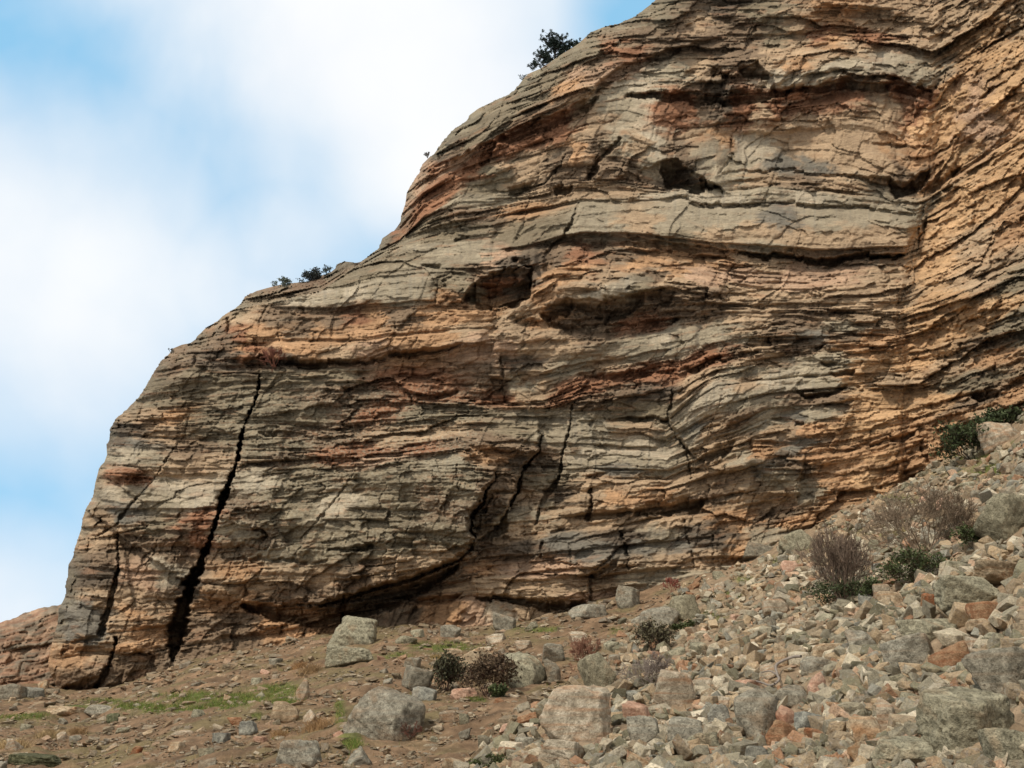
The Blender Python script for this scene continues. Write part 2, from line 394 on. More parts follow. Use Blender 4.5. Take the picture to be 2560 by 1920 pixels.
CODES = {'G':(122,111,89),'g':(146,136,114),'W':(166,155,133),'T':(164,139,108),'O':(172,132,90),'R':(144,98,66),'D':(96,84,70),'B':(112,108,98),
         'P':(170,138,110),'Y':(184,146,100),'K':(122,102,80)}
ROUGH = {'G':0.9,'g':0.55,'W':0.5,'T':0.95,'O':1.05,'R':1.35,'D':1.1,'B':0.55,'P':0.8,'Y':0.8,'K':1.2}
CTRL = """
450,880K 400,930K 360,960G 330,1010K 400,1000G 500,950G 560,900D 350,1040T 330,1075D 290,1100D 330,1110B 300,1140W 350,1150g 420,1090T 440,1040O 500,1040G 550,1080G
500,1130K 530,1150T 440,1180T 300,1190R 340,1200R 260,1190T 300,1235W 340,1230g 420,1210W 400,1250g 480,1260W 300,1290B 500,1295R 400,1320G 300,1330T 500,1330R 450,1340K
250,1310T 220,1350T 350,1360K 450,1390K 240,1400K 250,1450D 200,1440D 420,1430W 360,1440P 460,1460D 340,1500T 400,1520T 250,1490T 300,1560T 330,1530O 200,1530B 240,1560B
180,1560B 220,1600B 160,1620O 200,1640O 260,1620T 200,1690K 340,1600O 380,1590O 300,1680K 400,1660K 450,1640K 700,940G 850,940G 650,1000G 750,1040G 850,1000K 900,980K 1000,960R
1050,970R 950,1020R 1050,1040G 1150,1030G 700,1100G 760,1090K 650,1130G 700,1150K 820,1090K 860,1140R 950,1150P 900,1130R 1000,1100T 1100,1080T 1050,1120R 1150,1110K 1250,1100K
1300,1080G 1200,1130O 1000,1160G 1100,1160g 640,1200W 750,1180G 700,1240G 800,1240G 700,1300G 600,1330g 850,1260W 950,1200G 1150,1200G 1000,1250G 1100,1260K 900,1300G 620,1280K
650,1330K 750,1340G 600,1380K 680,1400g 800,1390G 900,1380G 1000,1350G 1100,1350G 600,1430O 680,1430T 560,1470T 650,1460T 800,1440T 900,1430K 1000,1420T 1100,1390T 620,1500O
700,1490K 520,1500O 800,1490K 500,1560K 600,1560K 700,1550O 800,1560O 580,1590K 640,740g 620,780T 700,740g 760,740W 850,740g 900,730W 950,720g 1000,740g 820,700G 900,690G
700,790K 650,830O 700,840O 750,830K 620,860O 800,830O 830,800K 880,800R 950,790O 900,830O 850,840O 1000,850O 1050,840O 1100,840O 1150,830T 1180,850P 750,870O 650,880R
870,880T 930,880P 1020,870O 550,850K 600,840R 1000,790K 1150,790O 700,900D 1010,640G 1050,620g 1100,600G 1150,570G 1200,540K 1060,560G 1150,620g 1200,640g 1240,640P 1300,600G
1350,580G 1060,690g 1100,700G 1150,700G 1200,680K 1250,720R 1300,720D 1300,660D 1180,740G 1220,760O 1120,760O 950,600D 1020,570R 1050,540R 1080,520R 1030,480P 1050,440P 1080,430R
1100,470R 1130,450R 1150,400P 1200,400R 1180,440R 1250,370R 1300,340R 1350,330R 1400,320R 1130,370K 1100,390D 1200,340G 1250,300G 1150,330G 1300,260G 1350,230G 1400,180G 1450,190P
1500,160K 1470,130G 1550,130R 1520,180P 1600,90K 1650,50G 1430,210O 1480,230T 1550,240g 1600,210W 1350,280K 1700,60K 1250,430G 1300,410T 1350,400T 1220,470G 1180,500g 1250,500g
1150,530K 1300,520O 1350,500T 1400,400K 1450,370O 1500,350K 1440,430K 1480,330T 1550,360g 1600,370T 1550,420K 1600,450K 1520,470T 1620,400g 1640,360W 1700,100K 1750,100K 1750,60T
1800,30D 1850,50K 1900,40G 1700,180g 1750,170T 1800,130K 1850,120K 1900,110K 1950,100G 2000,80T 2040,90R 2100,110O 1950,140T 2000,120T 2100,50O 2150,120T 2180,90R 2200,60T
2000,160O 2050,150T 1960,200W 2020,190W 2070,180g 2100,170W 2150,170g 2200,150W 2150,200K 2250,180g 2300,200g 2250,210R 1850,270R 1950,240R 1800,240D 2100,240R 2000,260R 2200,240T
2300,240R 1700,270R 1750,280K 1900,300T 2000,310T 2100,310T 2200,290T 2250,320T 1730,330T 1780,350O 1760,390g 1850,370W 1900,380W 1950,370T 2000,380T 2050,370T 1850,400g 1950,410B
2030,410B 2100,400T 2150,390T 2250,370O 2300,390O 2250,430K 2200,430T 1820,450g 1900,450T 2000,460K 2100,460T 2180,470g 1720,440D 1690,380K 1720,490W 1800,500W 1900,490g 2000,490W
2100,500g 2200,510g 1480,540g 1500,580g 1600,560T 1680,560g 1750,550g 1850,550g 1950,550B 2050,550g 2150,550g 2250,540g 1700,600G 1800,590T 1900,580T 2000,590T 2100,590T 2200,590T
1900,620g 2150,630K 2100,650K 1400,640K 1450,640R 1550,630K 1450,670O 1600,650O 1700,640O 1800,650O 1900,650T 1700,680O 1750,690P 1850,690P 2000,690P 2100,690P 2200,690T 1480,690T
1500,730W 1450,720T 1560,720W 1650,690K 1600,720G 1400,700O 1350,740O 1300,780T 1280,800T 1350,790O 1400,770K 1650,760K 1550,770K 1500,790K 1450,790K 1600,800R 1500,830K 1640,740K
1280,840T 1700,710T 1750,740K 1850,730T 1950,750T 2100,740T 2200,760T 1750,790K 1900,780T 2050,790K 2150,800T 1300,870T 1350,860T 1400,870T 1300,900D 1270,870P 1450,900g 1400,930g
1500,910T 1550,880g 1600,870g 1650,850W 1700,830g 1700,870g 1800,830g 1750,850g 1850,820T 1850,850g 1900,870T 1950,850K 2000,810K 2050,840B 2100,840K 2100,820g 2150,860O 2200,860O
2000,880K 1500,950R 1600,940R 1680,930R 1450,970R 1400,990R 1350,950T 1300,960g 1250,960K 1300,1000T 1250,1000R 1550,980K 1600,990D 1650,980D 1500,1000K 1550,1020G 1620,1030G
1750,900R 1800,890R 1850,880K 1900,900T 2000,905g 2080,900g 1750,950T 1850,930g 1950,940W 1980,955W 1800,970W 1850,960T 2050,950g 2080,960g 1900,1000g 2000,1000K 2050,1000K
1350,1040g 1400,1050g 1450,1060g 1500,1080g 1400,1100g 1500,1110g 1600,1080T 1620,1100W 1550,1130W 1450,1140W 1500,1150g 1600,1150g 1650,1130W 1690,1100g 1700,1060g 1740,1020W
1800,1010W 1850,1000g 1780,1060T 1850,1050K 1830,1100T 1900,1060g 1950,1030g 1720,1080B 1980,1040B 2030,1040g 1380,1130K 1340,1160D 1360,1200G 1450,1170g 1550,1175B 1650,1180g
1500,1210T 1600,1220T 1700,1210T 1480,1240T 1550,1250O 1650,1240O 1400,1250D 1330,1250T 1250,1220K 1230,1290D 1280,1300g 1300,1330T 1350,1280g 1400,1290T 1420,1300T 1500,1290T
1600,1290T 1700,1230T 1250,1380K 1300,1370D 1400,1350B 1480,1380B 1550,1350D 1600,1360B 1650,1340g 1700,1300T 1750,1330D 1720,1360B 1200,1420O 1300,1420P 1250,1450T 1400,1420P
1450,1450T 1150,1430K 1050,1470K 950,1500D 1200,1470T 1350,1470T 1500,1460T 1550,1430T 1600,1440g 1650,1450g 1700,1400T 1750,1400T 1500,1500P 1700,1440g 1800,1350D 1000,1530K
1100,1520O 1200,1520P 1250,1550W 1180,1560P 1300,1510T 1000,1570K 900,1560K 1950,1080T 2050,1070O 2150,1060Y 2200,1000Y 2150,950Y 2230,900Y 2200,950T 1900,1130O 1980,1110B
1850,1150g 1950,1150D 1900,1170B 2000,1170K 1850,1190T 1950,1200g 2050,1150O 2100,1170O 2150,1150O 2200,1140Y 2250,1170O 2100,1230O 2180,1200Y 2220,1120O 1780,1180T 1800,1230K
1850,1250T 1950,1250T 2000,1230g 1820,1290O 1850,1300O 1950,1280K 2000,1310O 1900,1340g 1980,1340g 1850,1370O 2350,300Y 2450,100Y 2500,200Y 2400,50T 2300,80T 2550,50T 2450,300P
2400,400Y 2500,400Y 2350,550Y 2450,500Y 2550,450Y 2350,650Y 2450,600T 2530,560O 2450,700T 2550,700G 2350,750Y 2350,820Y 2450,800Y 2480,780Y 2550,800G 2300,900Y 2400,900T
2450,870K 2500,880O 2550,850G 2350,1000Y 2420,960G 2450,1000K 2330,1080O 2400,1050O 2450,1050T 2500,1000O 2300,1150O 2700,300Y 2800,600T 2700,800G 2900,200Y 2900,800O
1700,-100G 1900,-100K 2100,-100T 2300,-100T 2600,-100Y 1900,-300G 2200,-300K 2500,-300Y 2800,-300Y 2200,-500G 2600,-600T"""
def parse_ctrl(txt):
    P, C, R = [], [], []
    for w in txt.split():
        x, yc = w.split(','); c = yc[-1]
        P.append((float(x), float(yc[:-1]))); C.append(lin(CODES[c])); R.append(ROUGH[c])
    return np.array(P, F32), np.array(C, F32), np.array(R, F32)

# cavities: (columns of (x, y of the lip, y of the floor), depth in metres)
CAV = [
 ([(600,1514,1522),(700,1512,1552),(800,1510,1562),(880,1494,1552),(960,1470,1526),(1040,1450,1492),(1100,1432,1458),(1150,1408,1420)], 2.4),
 ([(1178,1292,1346),(1200,1266,1350),(1225,1234,1346),(1250,1250,1340),(1270,1280,1334)], 1.1),
 ([(1150,752,756),(1180,715,764),(1205,694,768),(1240,682,771),(1290,672,768),(1322,668,740),(1335,664,690)], 3.4),
 ([(1275,642,650),(1310,640,665),(1330,628,668)], 1.5),
 ([(1650,402,404),(1660,396,466),(1690,398,470),(1725,430,478),(1770,458,478),(1808,474,478)], 2.8),
 ([(1266,470,474),(1272,470,488),(1290,462,489),(1325,452,474),(1332,450,455)], 1.4),
 ([(1380,466,470),(1390,462,486),(1410,464,489),(1432,462,472)], 1.3),
 ([(1462,440,446),(1470,418,452),(1490,400,440),(1500,395,402)], 1.2),
 ([(1500,380,398),(1530,358,380),(1552,342,352)], 0.6),
 ([(2215,450,458),(2240,446,488),(2265,452,484),(2300,430,476),(2325,418,440)], 2.2),
 ([(2310,462,470),(2330,450,480),(2370,428,452),(2405,408,416)], 1.2),
 ([(1775,176,180),(1785,172,195),(1815,168,190),(1828,172,178)], 1.2),
 ([(1842,170,176),(1860,160,192),(1895,158,196),(1925,186,192)], 1.3),
 ([(1560,232,240),(1660,232,250),(1760,240,262),(1840,224,262),(1960,226,246),(1990,222,226)], 1.5),
 ([(1960,222,226),(2060,206,226),(2100,198,222),(2160,210,232),(2240,206,222),(2330,220,250),(2336,226,232)], 1.0),
 ([(1240,350,354),(1270,336,362),(1330,306,334),(1400,284,312),(1470,248,280),(1500,240,248)], 1.5),
 ([(1480,236,238),(1500,200,226),(1560,166,186),(1640,140,156),(1700,120,132)], 0.9),
 ([(1088,386,390),(1100,370,396),(1120,362,380),(1138,360,364)], 1.2),
 ([(1192,402,408),(1204,366,410),(1222,360,398),(1240,352,360)], 1.1),
 ([(1052,664,667),(1075,658,668),(1098,656,674),(1102,656,660)], 1.2),
 ([(1400,624,626),(1460,606,616),(1560,600,612),(1660,612,624),(1720,612,632),(1760,620,624)], 0.8),
 ([(1840,628,632),(1900,632,644),(1990,640,652),(2080,640,662),(2150,634,650),(2240,630,640),(2268,626,630)], 2.0),
 ([(1345,778,782),(1370,770,798),(1420,752,786),(1436,760,770)], 1.6), ([(1436,762,778),(1500,762,800),(1510,766,790)], 1.1), ([(1512,752,800),(1560,740,792),(1606,728,762),(1612,728,740)], 1.5), ([(1616,738,752),(1668,728,764),(1690,728,740)], 1.0),
 ([(1285,800,806),(1310,790,815),(1350,800,812)], 0.8), ([(1700,742,744),(1760,738,750),(1830,744,752)], 0.7), ([(1560,684,687),(1620,680,692),(1680,688,698),(1690,690,694)], 0.8),
 ([(1505,740,800),(1512,736,812),(1520,742,800)], 1.5),
 ([(1360,800,804),(1400,806,826),(1460,808,838),(1560,806,838),(1640,800,822),(1700,790,800)], 1.0),
 ([(640,888,894),(700,896,912),(760,892,914),(850,900,914),(930,904,910),(968,892,896)], 1.7),
 ([(968,868,880),(1000,876,890),(1040,872,890),(1090,866,880),(1158,858,864)], 1.2),
 ([(560,782,830),(570,786,834),(578,778,820)], 1.5),
 ([(484,880,914),(492,878,910),(498,876,890)], 1.0),
 ([(640,1082,1086),(660,1080,1091),(688,1078,1090),(692,1080,1084)], 0.9),
 ([(848,972,976),(865,966,980),(885,968,976)], 0.8),
 ([(970,932,936),(1010,930,941),(1060,936,946),(1100,928,936),(1170,924,928)], 0.6),
 ([(1040,996,1000),(1085,984,998),(1120,976,994),(1150,972,980)], 0.9),
 ([(1150,996,998),(1200,1000,1012),(1290,1006,1014),(1380,1002,1012),(1420,996,1000)], 0.8),
 ([(1440,938,944),(1500,930,950),(1600,922,944),(1670,914,932),(1700,926,930)], 0.7),
 ([(1490,1046,1049),(1560,1042,1052),(1640,1042,1054),(1672,1046,1052)], 0.9),
 ([(1690,930,934),(1740,906,926),(1790,892,906),(1880,876,888),(1900,874,878)], 0.9),
 ([(1850,826,828),(1900,815,826),(1960,806,816),(2010,808,812)], 0.6),
 ([(1986,976,980),(2010,980,994),(2070,972,988),(2120,962,972)], 1.1),
 ([(2070,926,930),(2090,928,940),(2130,926,938),(2138,924,928)], 0.9),
 ([(2050,902,906),(2068,900,914),(2094,902,912)], 0.8),
 ([(2030,862,866),(2080,868,880),(2140,862,876),(2200,862,868),(2240,858,862)], 0.7),
 ([(2170,876,878),(2200,870,880),(2226,866,872)], 0.6),
 ([(2180,356,358),(2230,355,364),(2300,362,370),(2330,366,370)], 0.8),
 ([(1800,426,429),(1900,424,431),(2000,426,434),(2100,434,442),(2200,456,466),(2225,462,466)], 0.9),
 ([(1660,497,500),(1700,492,498),(1760,512,520),(1900,508,515),(2060,510,516),(2290,528,538)], 0.7),
 ([(1745,1140,1150),(1770,1132,1160),(1800,1110,1146),(1840,1086,1112)], 0.9),
 ([(1920,1048,1050),(1950,1050,1062),(2010,1056,1064),(2030,1056,1058)], 0.7),
 ([(2425,985,990),(2445,976,1004),(2480,972,996),(2500,976,984)], 1.6),
 ([(2220,1086,1095),(2260,1078,1100),(2290,1070,1082)], 0.9),
 ([(2100,1135,1138),(2150,1118,1128),(2230,1086,1096)], 0.6),
 ([(1430,1290,1300),(1500,1276,1302),(1560,1270,1286),(1585,1276,1280)], 0.9),
 ([(1582,1270,1286),(1620,1258,1290),(1700,1252,1284),(1745,1240,1276),(1760,1244,1250)], 1.9),
 ([(1190,1352,1354),(1250,1346,1358),(1350,1330,1342),(1410,1320,1328)], 0.7),
 ([(815,1374,1378),(870,1370,1382),(905,1362,1378),(938,1358,1370)], 1.0),
 ([(980,1484,1486),(1060,1494,1512),(1120,1490,1508),(1160,1484,1490)], 1.3),
 ([(1180,1488,1492),(1240,1488,1500),(1330,1492,1516),(1400,1504,1526),(1450,1506,1520),(1470,1500,1506)], 1.7),
 ([(1460,1438,1444),(1500,1424,1440),(1545,1396,1412)], 0.6),
 ([(150,1716,1720),(200,1700,1730),(248,1690,1732)], 1.2),
 ([(150,1606,1640),(200,1592,1606),(260,1588,1600)], 0.6),
 ([(560,1404,1408),(640,1392,1402),(760,1396,1404),(820,1396,1400)], 0.7),
 ([(2290,608,640),(2300,560,600),(2318,530,546)], 0.9),
 ([(1880,590,592),(2020,1,1)], 0.0),
]
# cracks: polyline of (x, y, half width px), depth
CRACKS = [
 ([(648,936,3),(647,964,4),(639,1001,4),(618,1046,5),(602,1099,5),(594,1150,6),(582,1184,8),(561,1237,11),(541,1298,12),(525,1347,10),(505,1404,11),(484,1444,15),(462,1505,26),(444,1570,28),(436,1615,22),(430,1650,8)], 4.5),
 ([(472,1046,2),(460,1090,3),(423,1139,3),(391,1188,4),(362,1225,4),(317,1270,4),(293,1310,6),(228,1350,3)], 1.2),
 ([(293,1330,3),(296,1390,5),(293,1436,7),(282,1480,9),(268,1530,11),(254,1580,12)], 2.0),
 ([(290,1596,6),(284,1630,8),(268,1670,9),(244,1725,10)], 2.0),
 ([(610,964,2),(561,1033,3),(537,1066,2),(500,1110,2)], 0.6),
 ([(971,917,2),(942,958,4),(914,999,3),(841,1080,2),(800,1130,2)], 0.8),
 ([(887,1180,3),(854,1229,4),(793,1302,4),(752,1347,3)], 0.8),
 ([(1142,1161,3),(1141,1190,3),(1146,1222,3)], 0.9),
 ([(1430,1011,3),(1426,1060,4),(1410,1121,5),(1402,1149,5),(1400,1190,9),(1370,1235,9),(1349,1267,9),(1340,1310,8)], 1.8),
 ([(1683,900,2),(1683,950,3),(1679,1007,4),(1667,1052,4),(1690,1090,3),(1713,1121,4),(1745,1149,4)], 1.2),
 ([(1713,1121,3),(1722,1160,5),(1726,1195,5)], 1.4),
 ([(1549,346,4),(1492,407,6),(1467,448,6)], 1.2),
 ([(1414,387,7),(1398,415,5),(1378,439,4),(1361,460,4),(1325,472,5)], 1.4),
 ([(1447,509,4),(1427,557,5),(1410,590,5),(1375,618,7),(1366,640,10),(1365,672,9)], 1.5),
 ([(1315,520,5),(1310,560,7),(1290,600,6),(1283,606,4)], 0.5),
 ([(2331,244,3),(2327,366,4),(2320,440,5),(2300,560,7),(2283,606,6),(2278,660,5),(2270,702,5),(2246,742,4),(2246,783,4),(2242,864,4),(2262,917,4),(2258,1007,3),(2254,1129,4),(2262,1186,4)], 0.55),
 ([(655,930,2),(640,860,4),(650,800,4),(680,740,2)], 0.7),
 ([(988,800,3),(985,840,4),(968,870,4)], 0.8),
 ([(1060,812,2),(1040,850,3),(1012,886,3)], 0.7),
 ([(1090,680,2),(1094,700,3),(1089,760,3)], 0.9),
 ([(1250,890,3),(1258,930,6),(1255,970,5),(1262,1000,3)], 1.2),
 ([(1240,1290,6),(1170,1330,4)], 0.6),
 ([(1475,1225,5),(1480,1260,8),(1468,1300,8)], 1.6),
 ([(1355,1360,5),(1352,1395,4)], 1.0),
 ([(1552,1330,5),(1563,1370,5),(1572,1425,5)], 1.2),
 ([(1545,1370,4),(1520,1400,5),(1480,1430,5),(1475,1480,5),(1478,1510,4)], 1.0),
 ([(1318,1352,3),(1320,1386,3)], 0.7), ([(1424,1360,3),(1428,1412,3)], 0.7),
 ([(1710,1300,4),(1716,1340,4),(1730,1380,4),(1733,1420,4)], 0.8), ([(1710,1300,3),(1694,1350,3)], 0.6),
 ([(1752,1310,4),(1740,1360,4)], 0.7), ([(1782,1340,4),(1783,1410,4)], 0.8), ([(1796,1350,3),(1797,1412,3)], 0.6), ([(1779,1290,3),(1780,1340,3)], 0.5),
 ([(1180,1166,2),(1183,1195,3)], 0.5), ([(919,1300,2),(924,1360,3)], 0.6),
 ([(917,1400,2),(905,1440,3)], 0.7), ([(1105,1470,3),(1092,1530,4),(1040,1560,4)], 0.8), ([(1040,1512,4),(1035,1560,4)], 0.7),
 ([(862,1488,6),(856,1520,12),(854,1556,10)], 2.2),
 ([(690,1500,4),(704,1560,5),(702,1590,4)], 0.9), ([(752,1510,4),(760,1590,4)], 0.8), ([(575,1505,3),(560,1530,3)], 0.4),
 ([(346,1110,2),(325,1150,3),(333,1190,2)], 0.4), ([(220,1350,2),(216,1420,3),(200,1520,3)], 0.5),
 ([(400,1330,2),(380,1400,3),(350,1450,3),(330,1530,4),(300,1600,4)], 0.5), ([(450,1230,2),(455,1290,2)], 0.4),
 ([(1810,980,3),(1790,1030,4),(1740,1060,3)], 0.6), ([(1995,932,3),(1994,985,3)], 0.5),
 ([(1320,1040,2),(1318,1080,2)], 0.4), ([(1490,1050,2),(1560,1100,2)], 0.2),
 ([(1828,350,4),(1830,395,6),(1808,420,5),(1795,436,3)], 0.9), ([(1712,250,3),(1700,300,4)], 0.8),
 ([(1360,120,2),(1330,200,2),(1296,262,3)], 0.3), ([(1740,540,2),(1760,570,3),(1752,590,2)], 0.4),
 ([(770,1090,2),(800,1120,3),(830,1150,4),(820,1170,3)], 0.5),
]
CRACKS += [([(1353,1090,3),(1347,1129,4),(1328,1147,6),(1303,1184,5),(1296,1227,6),(1272,1267,5),(1252,1312,5)], 2.4),  # added grooves along the slab edges, cut to give a crisp dark outline
 ([(1240,1166,2),(1239,1202,4),(1215,1226,5),(1209,1255,5),(1179,1290,8),(1177,1330,8),(1188,1345,4),(1178,1374,6),(1145,1401,5),(1087,1426,5),(1030,1450,5),(965,1467,6),(884,1491,8),(800,1516,6)], 3.0)]
def apply_relief(h, PX, PY, x0, y0, st, Sw_):
    ny, nx = h.shape
    wx = 7 * fbm(PX / 26, PY / 26, 3, 40); wy = 5 * fbm(PX / 30, PY / 22, 3, 44)
    wx2 = 3.0 * fbm(PX / 10, PY / 10, 2, 47)
    # --- big slab with ragged right edge and undercut foot, and the thinner slab behind it
    for poly, amp, w, fadef in SLABS:
        xs = [p[0] for p in poly]; ys = [p[1] for p in poly]
        _, _, d, sg, _ = poly_nearest(PX + wx + wx2, PY + wy, poly)
        m = sstep(0, w, -d * sg)
        h += amp * m * fadef(PX, PY)
    for cols, dep in CAV:
        if dep <= 0: continue
        xs = np.array([c[0] for c in cols], F32); yt = np.array([c[1] for c in cols], F32); yb = np.array([c[2] for c in cols], F32)
        i0 = max(0, int((xs[0] - 30 - x0) / st)); i1 = min(nx, int((xs[-1] + 30 - x0) / st))
        j0 = max(0, int((yt.min() - 30 - y0) / st)); j1 = min(ny, int((yb.max() + 30 - y0) / st))
        if i0 >= i1 or j0 >= j1: continue
        sl = (slice(j0, j1), slice(i0, i1))
        X = PX[sl] + wx[sl] * 0.8; Y = PY[sl] + wy[sl] * 0.6 + 7 * (hash2(np.floor(PX[sl] / 17 + .3 * perlin(PX[sl] / 9, PY[sl] / 9, 72)), np.zeros_like(PX[sl]), 3) - .5) + 9 * (hash2(np.floor(PX[sl] / 41), np.zeros_like(PX[sl]), 5) - .5)
        T = np.interp(X, xs, yt); B = np.interp(X, xs, yb); th = np.maximum(B - T, 1.0)
        th = np.maximum(th, 6)
        t = (Y - T) / th
        edge = np.clip(np.minimum((X - xs[0]), (xs[-1] - X)) / 8.0, 0, 1)
        prof = np.where(t < 0, 0, np.where(t < 1, np.clip(t * 1.25, 0, 1) ** 0.75, np.clip(1 - (t - 1) * th / 3.5, 0, 1)))
        h[sl] -= dep * prof * edge * np.clip((B - T) / 12.0, 0.35, 1)
    for ci, (pl, dep) in enumerate(CRACKS):
        dep = dep if ci == 0 else dep * 0.62
        P = np.array(pl, F32)
        i0 = max(0, int((P[:, 0].min() - 60 - x0) / st)); i1 = min(nx, int((P[:, 0].max() + 60 - x0) / st))
        j0 = max(0, int((P[:, 1].min() - 60 - y0) / st)); j1 = min(ny, int((P[:, 1].max() + 60 - y0) / st))
        if i0 >= i1 or j0 >= j1: continue
        sl = (slice(j0, j1), slice(i0, i1))
        X = PX[sl] + wx[sl] * 0.3 + wx2[sl] * 1.2; Y = PY[sl] + wy[sl] * 0.3
        _, _, d, _, seg = poly_nearest(X, Y, P[:, :2])
        w = np.interp(seg, np.arange(len(P)), P[:, 2]); w = np.where(w < 9, w * 0.55, w * 0.66); w = w * np.clip(0.55 + 1.3 * hash2(np.floor(Sw_[sl] * 6.3), np.zeros_like(X), ci & 7), .5, 1.5) * (1 + 0.35 * perlin(X / 14, Y / 14, 77))
        h[sl] -= dep * sstep(1.25, 0.45, d / np.maximum(w, 1.3)) * np.clip(w / 5.0, 0.25, 1)
    return h
SLABS = [
 ([(1830,492),(1808,476),(1770,454),(1725,427),(1690,397),(1655,405),(1600,430),(1560,440)], 1.2, 5,
  lambda X, Y: np.clip((X - 1590) / 50, 0, 1) * np.clip((1830 - X) / 40, 0, 1) * np.clip((Y - 340) / 60, 0, 1) * np.clip((500 - Y) / 20, 0, 1)),
 ([(1345,662),(1325,665),(1240,682),(1199,698),(1170,730),(1150,756),(1120,762)], 1.3, 5,
  lambda X, Y: np.clip((X - 1090) / 80, 0, 1) * np.clip((1346 - X) / 10, 0, 1) * np.clip((Y - 600) / 60, 0, 1) * np.clip((780 - Y) / 15, 0, 1)),
 ([(1700,722),(1620,726),(1560,742),(1510,760),(1480,748),(1420,750),(1370,768),(1335,778)], 1.0, 5,
  lambda X, Y: np.clip((X - 1340) / 50, 0, 1) * np.clip((1700 - X) / 40, 0, 1) * np.clip((Y - 650) / 60, 0, 1) * np.clip((800 - Y) / 15, 0, 1)),
 ([(2345,236),(2290,212),(2240,205),(2160,214),(2120,196),(2060,208),(1990,226),(1950,230),(1924,190),(1888,157),(1847,176),(1838,200),(1812,186),(1782,190),(1752,232),(1660,236),(1560,236)], 1.0, 5,
  lambda X, Y: np.clip((X - 1600) / 80, 0, 1) * np.clip((2345 - X) / 40, 0, 1) * np.clip((Y - 90) / 90, 0, 1) * np.clip((270 - Y) / 20, 0, 1)),
 ([(2335,415),(2290,445),(2262,478),(2235,458),(2215,446),(2150,440)], 1.0, 5,
  lambda X, Y: np.clip((X - 2130) / 60, 0, 1) * np.clip((2335 - X) / 30, 0, 1) * np.clip((Y - 360) / 50, 0, 1) * np.clip((500 - Y) / 15, 0, 1)),
 # (polyline travelled so that the slab lies on its left, height, edge width, fade)
 ([(1330,980),(1353,1084),(1345,1129),(1325,1145),(1300,1182),(1292,1227),(1268,1267),(1250,1310),(1220,1340),(1180,1360),(900,1430),(600,1450)][::1], 1.6, 5,
  lambda X, Y: np.clip((X - 1050) / 150, 0, 1) * np.clip((Y - 1030) / 60, 0, 1)),
 ([(1150,1100),(1239,1150),(1238,1200),(1211,1223),(1205,1253),(1174,1286),(1172,1330),(1184,1343),(1174,1371),(1142,1396),(1085,1420),(1028,1444),(963,1461),(881,1485),(800,1510),(690,1515),(520,1500),(440,1440)], 2.1, 6,
  lambda X, Y: np.clip((X - 560) / 420, 0.45, 1) * np.clip((Y - 1040) / 130, 0, 1)),
 ([(2300,560),(2262,640),(2067,652),(1863,632),(1660,606),(1560,592),(1440,590),(1400,600)], 0.9, 5,
  lambda X, Y: np.clip((Y - 505) / 60, 0.25, 1) * np.clip((Y - 420) / 60, 0, 1) * np.clip((X - 1300) / 120, 0, 1) * np.clip((2300 - X) / 20, 0, 1)),
 ([(1480,1400),(1545,1375),(1548,1395),(1500,1425),(1474,1440),(1475,1480),(1476,1520),(1400,1520),(1300,1500),(1180,1490),(1100,1480)], 0.8, 5,
  lambda X, Y: np.clip((X - 1150) / 150, 0, 1) * np.clip((Y - 1380) / 60, 0, 1)),
 ([(1230,880),(1235,840),(1245,800),(1275,768),(1325,735),(1345,700),(1372,670),(1385,630),(1400,600)], 1.4, 9,
  lambda X, Y: np.clip((1640 - X) / 250, 0, 1) * np.clip((Y - 600) / 30, 0, 1) * np.clip((900 - Y) / 60, 0, 1)),
 ([(1780,1190),(1745,1149),(1713,1121),(1690,1085),(1667,1052),(1679,1007),(1690,930)], 0.8, 8,
  lambda X, Y: np.clip((1960 - X) / 200, 0, 1) * np.clip((Y - 930) / 40, 0, 1) * np.clip((1190 - Y) / 40, 0, 1)),
 ([(2003,1110),(2012,1150),(2005,1190),(1998,1250)], 0.8, 6,
  lambda X, Y: np.clip((X - 1800) / 120, 0, 1) * np.clip((Y - 1110) / 30, 0, 1) * np.clip((1260 - Y) / 30, 0, 1)),
 ([(1800,100),(1740,112),(1640,142),(1560,168),(1508,204),(1467,250),(1400,285),(1329,309),(1243,352),(1170,385),(1100,428),(1050,465)], 1.2, 10,
  lambda X, Y: np.clip((1850 - X) / 150, 0, 1) * np.clip((Y + 50) / 100, 0, 1) * np.clip((X - 1040) / 90, 0, 1) * np.clip((520 - Y) / 60, 0, 1)),
 ([(560,900),(640,905),(700,912),(815,912),(922,909),(970,888),(1064,884),(1158,866),(1230,862)][::-1], 0.8, 6,
  lambda X, Y: np.clip((Y - 800) / 70, 0, 1) * np.clip((X - 520) / 60, 0, 1) * np.clip((1250 - X) / 60, 0, 1)),
 ([(1355,1395),(1430,1412),(1475,1430),(1520,1400),(1550,1370)][::-1], 0.4, 5,
  lambda X, Y: np.clip((X - 1250) / 100, 0, 1) * np.clip((Y - 1330) / 40, 0, 1)),
 ([(735,1385),(700,1330),(676,1300),(690,1240),(720,1190),(700,1150)][::-1], 0.35, 5,
  lambda X, Y: np.clip((X - 520) / 120, 0, 1) * np.clip((Y - 1100) / 60, 0, 1) * np.clip((1400 - Y) / 40, 0, 1)),
 ([(880,1140),(905,1180),(882,1200),(850,1170),(800,1150)], 0.35, 4,
  lambda X, Y: np.clip((X - 760) / 80, 0, 1) * np.clip((Y - 1080) / 60, 0, 1) * np.clip((960 - X) / 50, 0, 1)* np.clip((1230 - Y) / 30, 0, 1)),
]
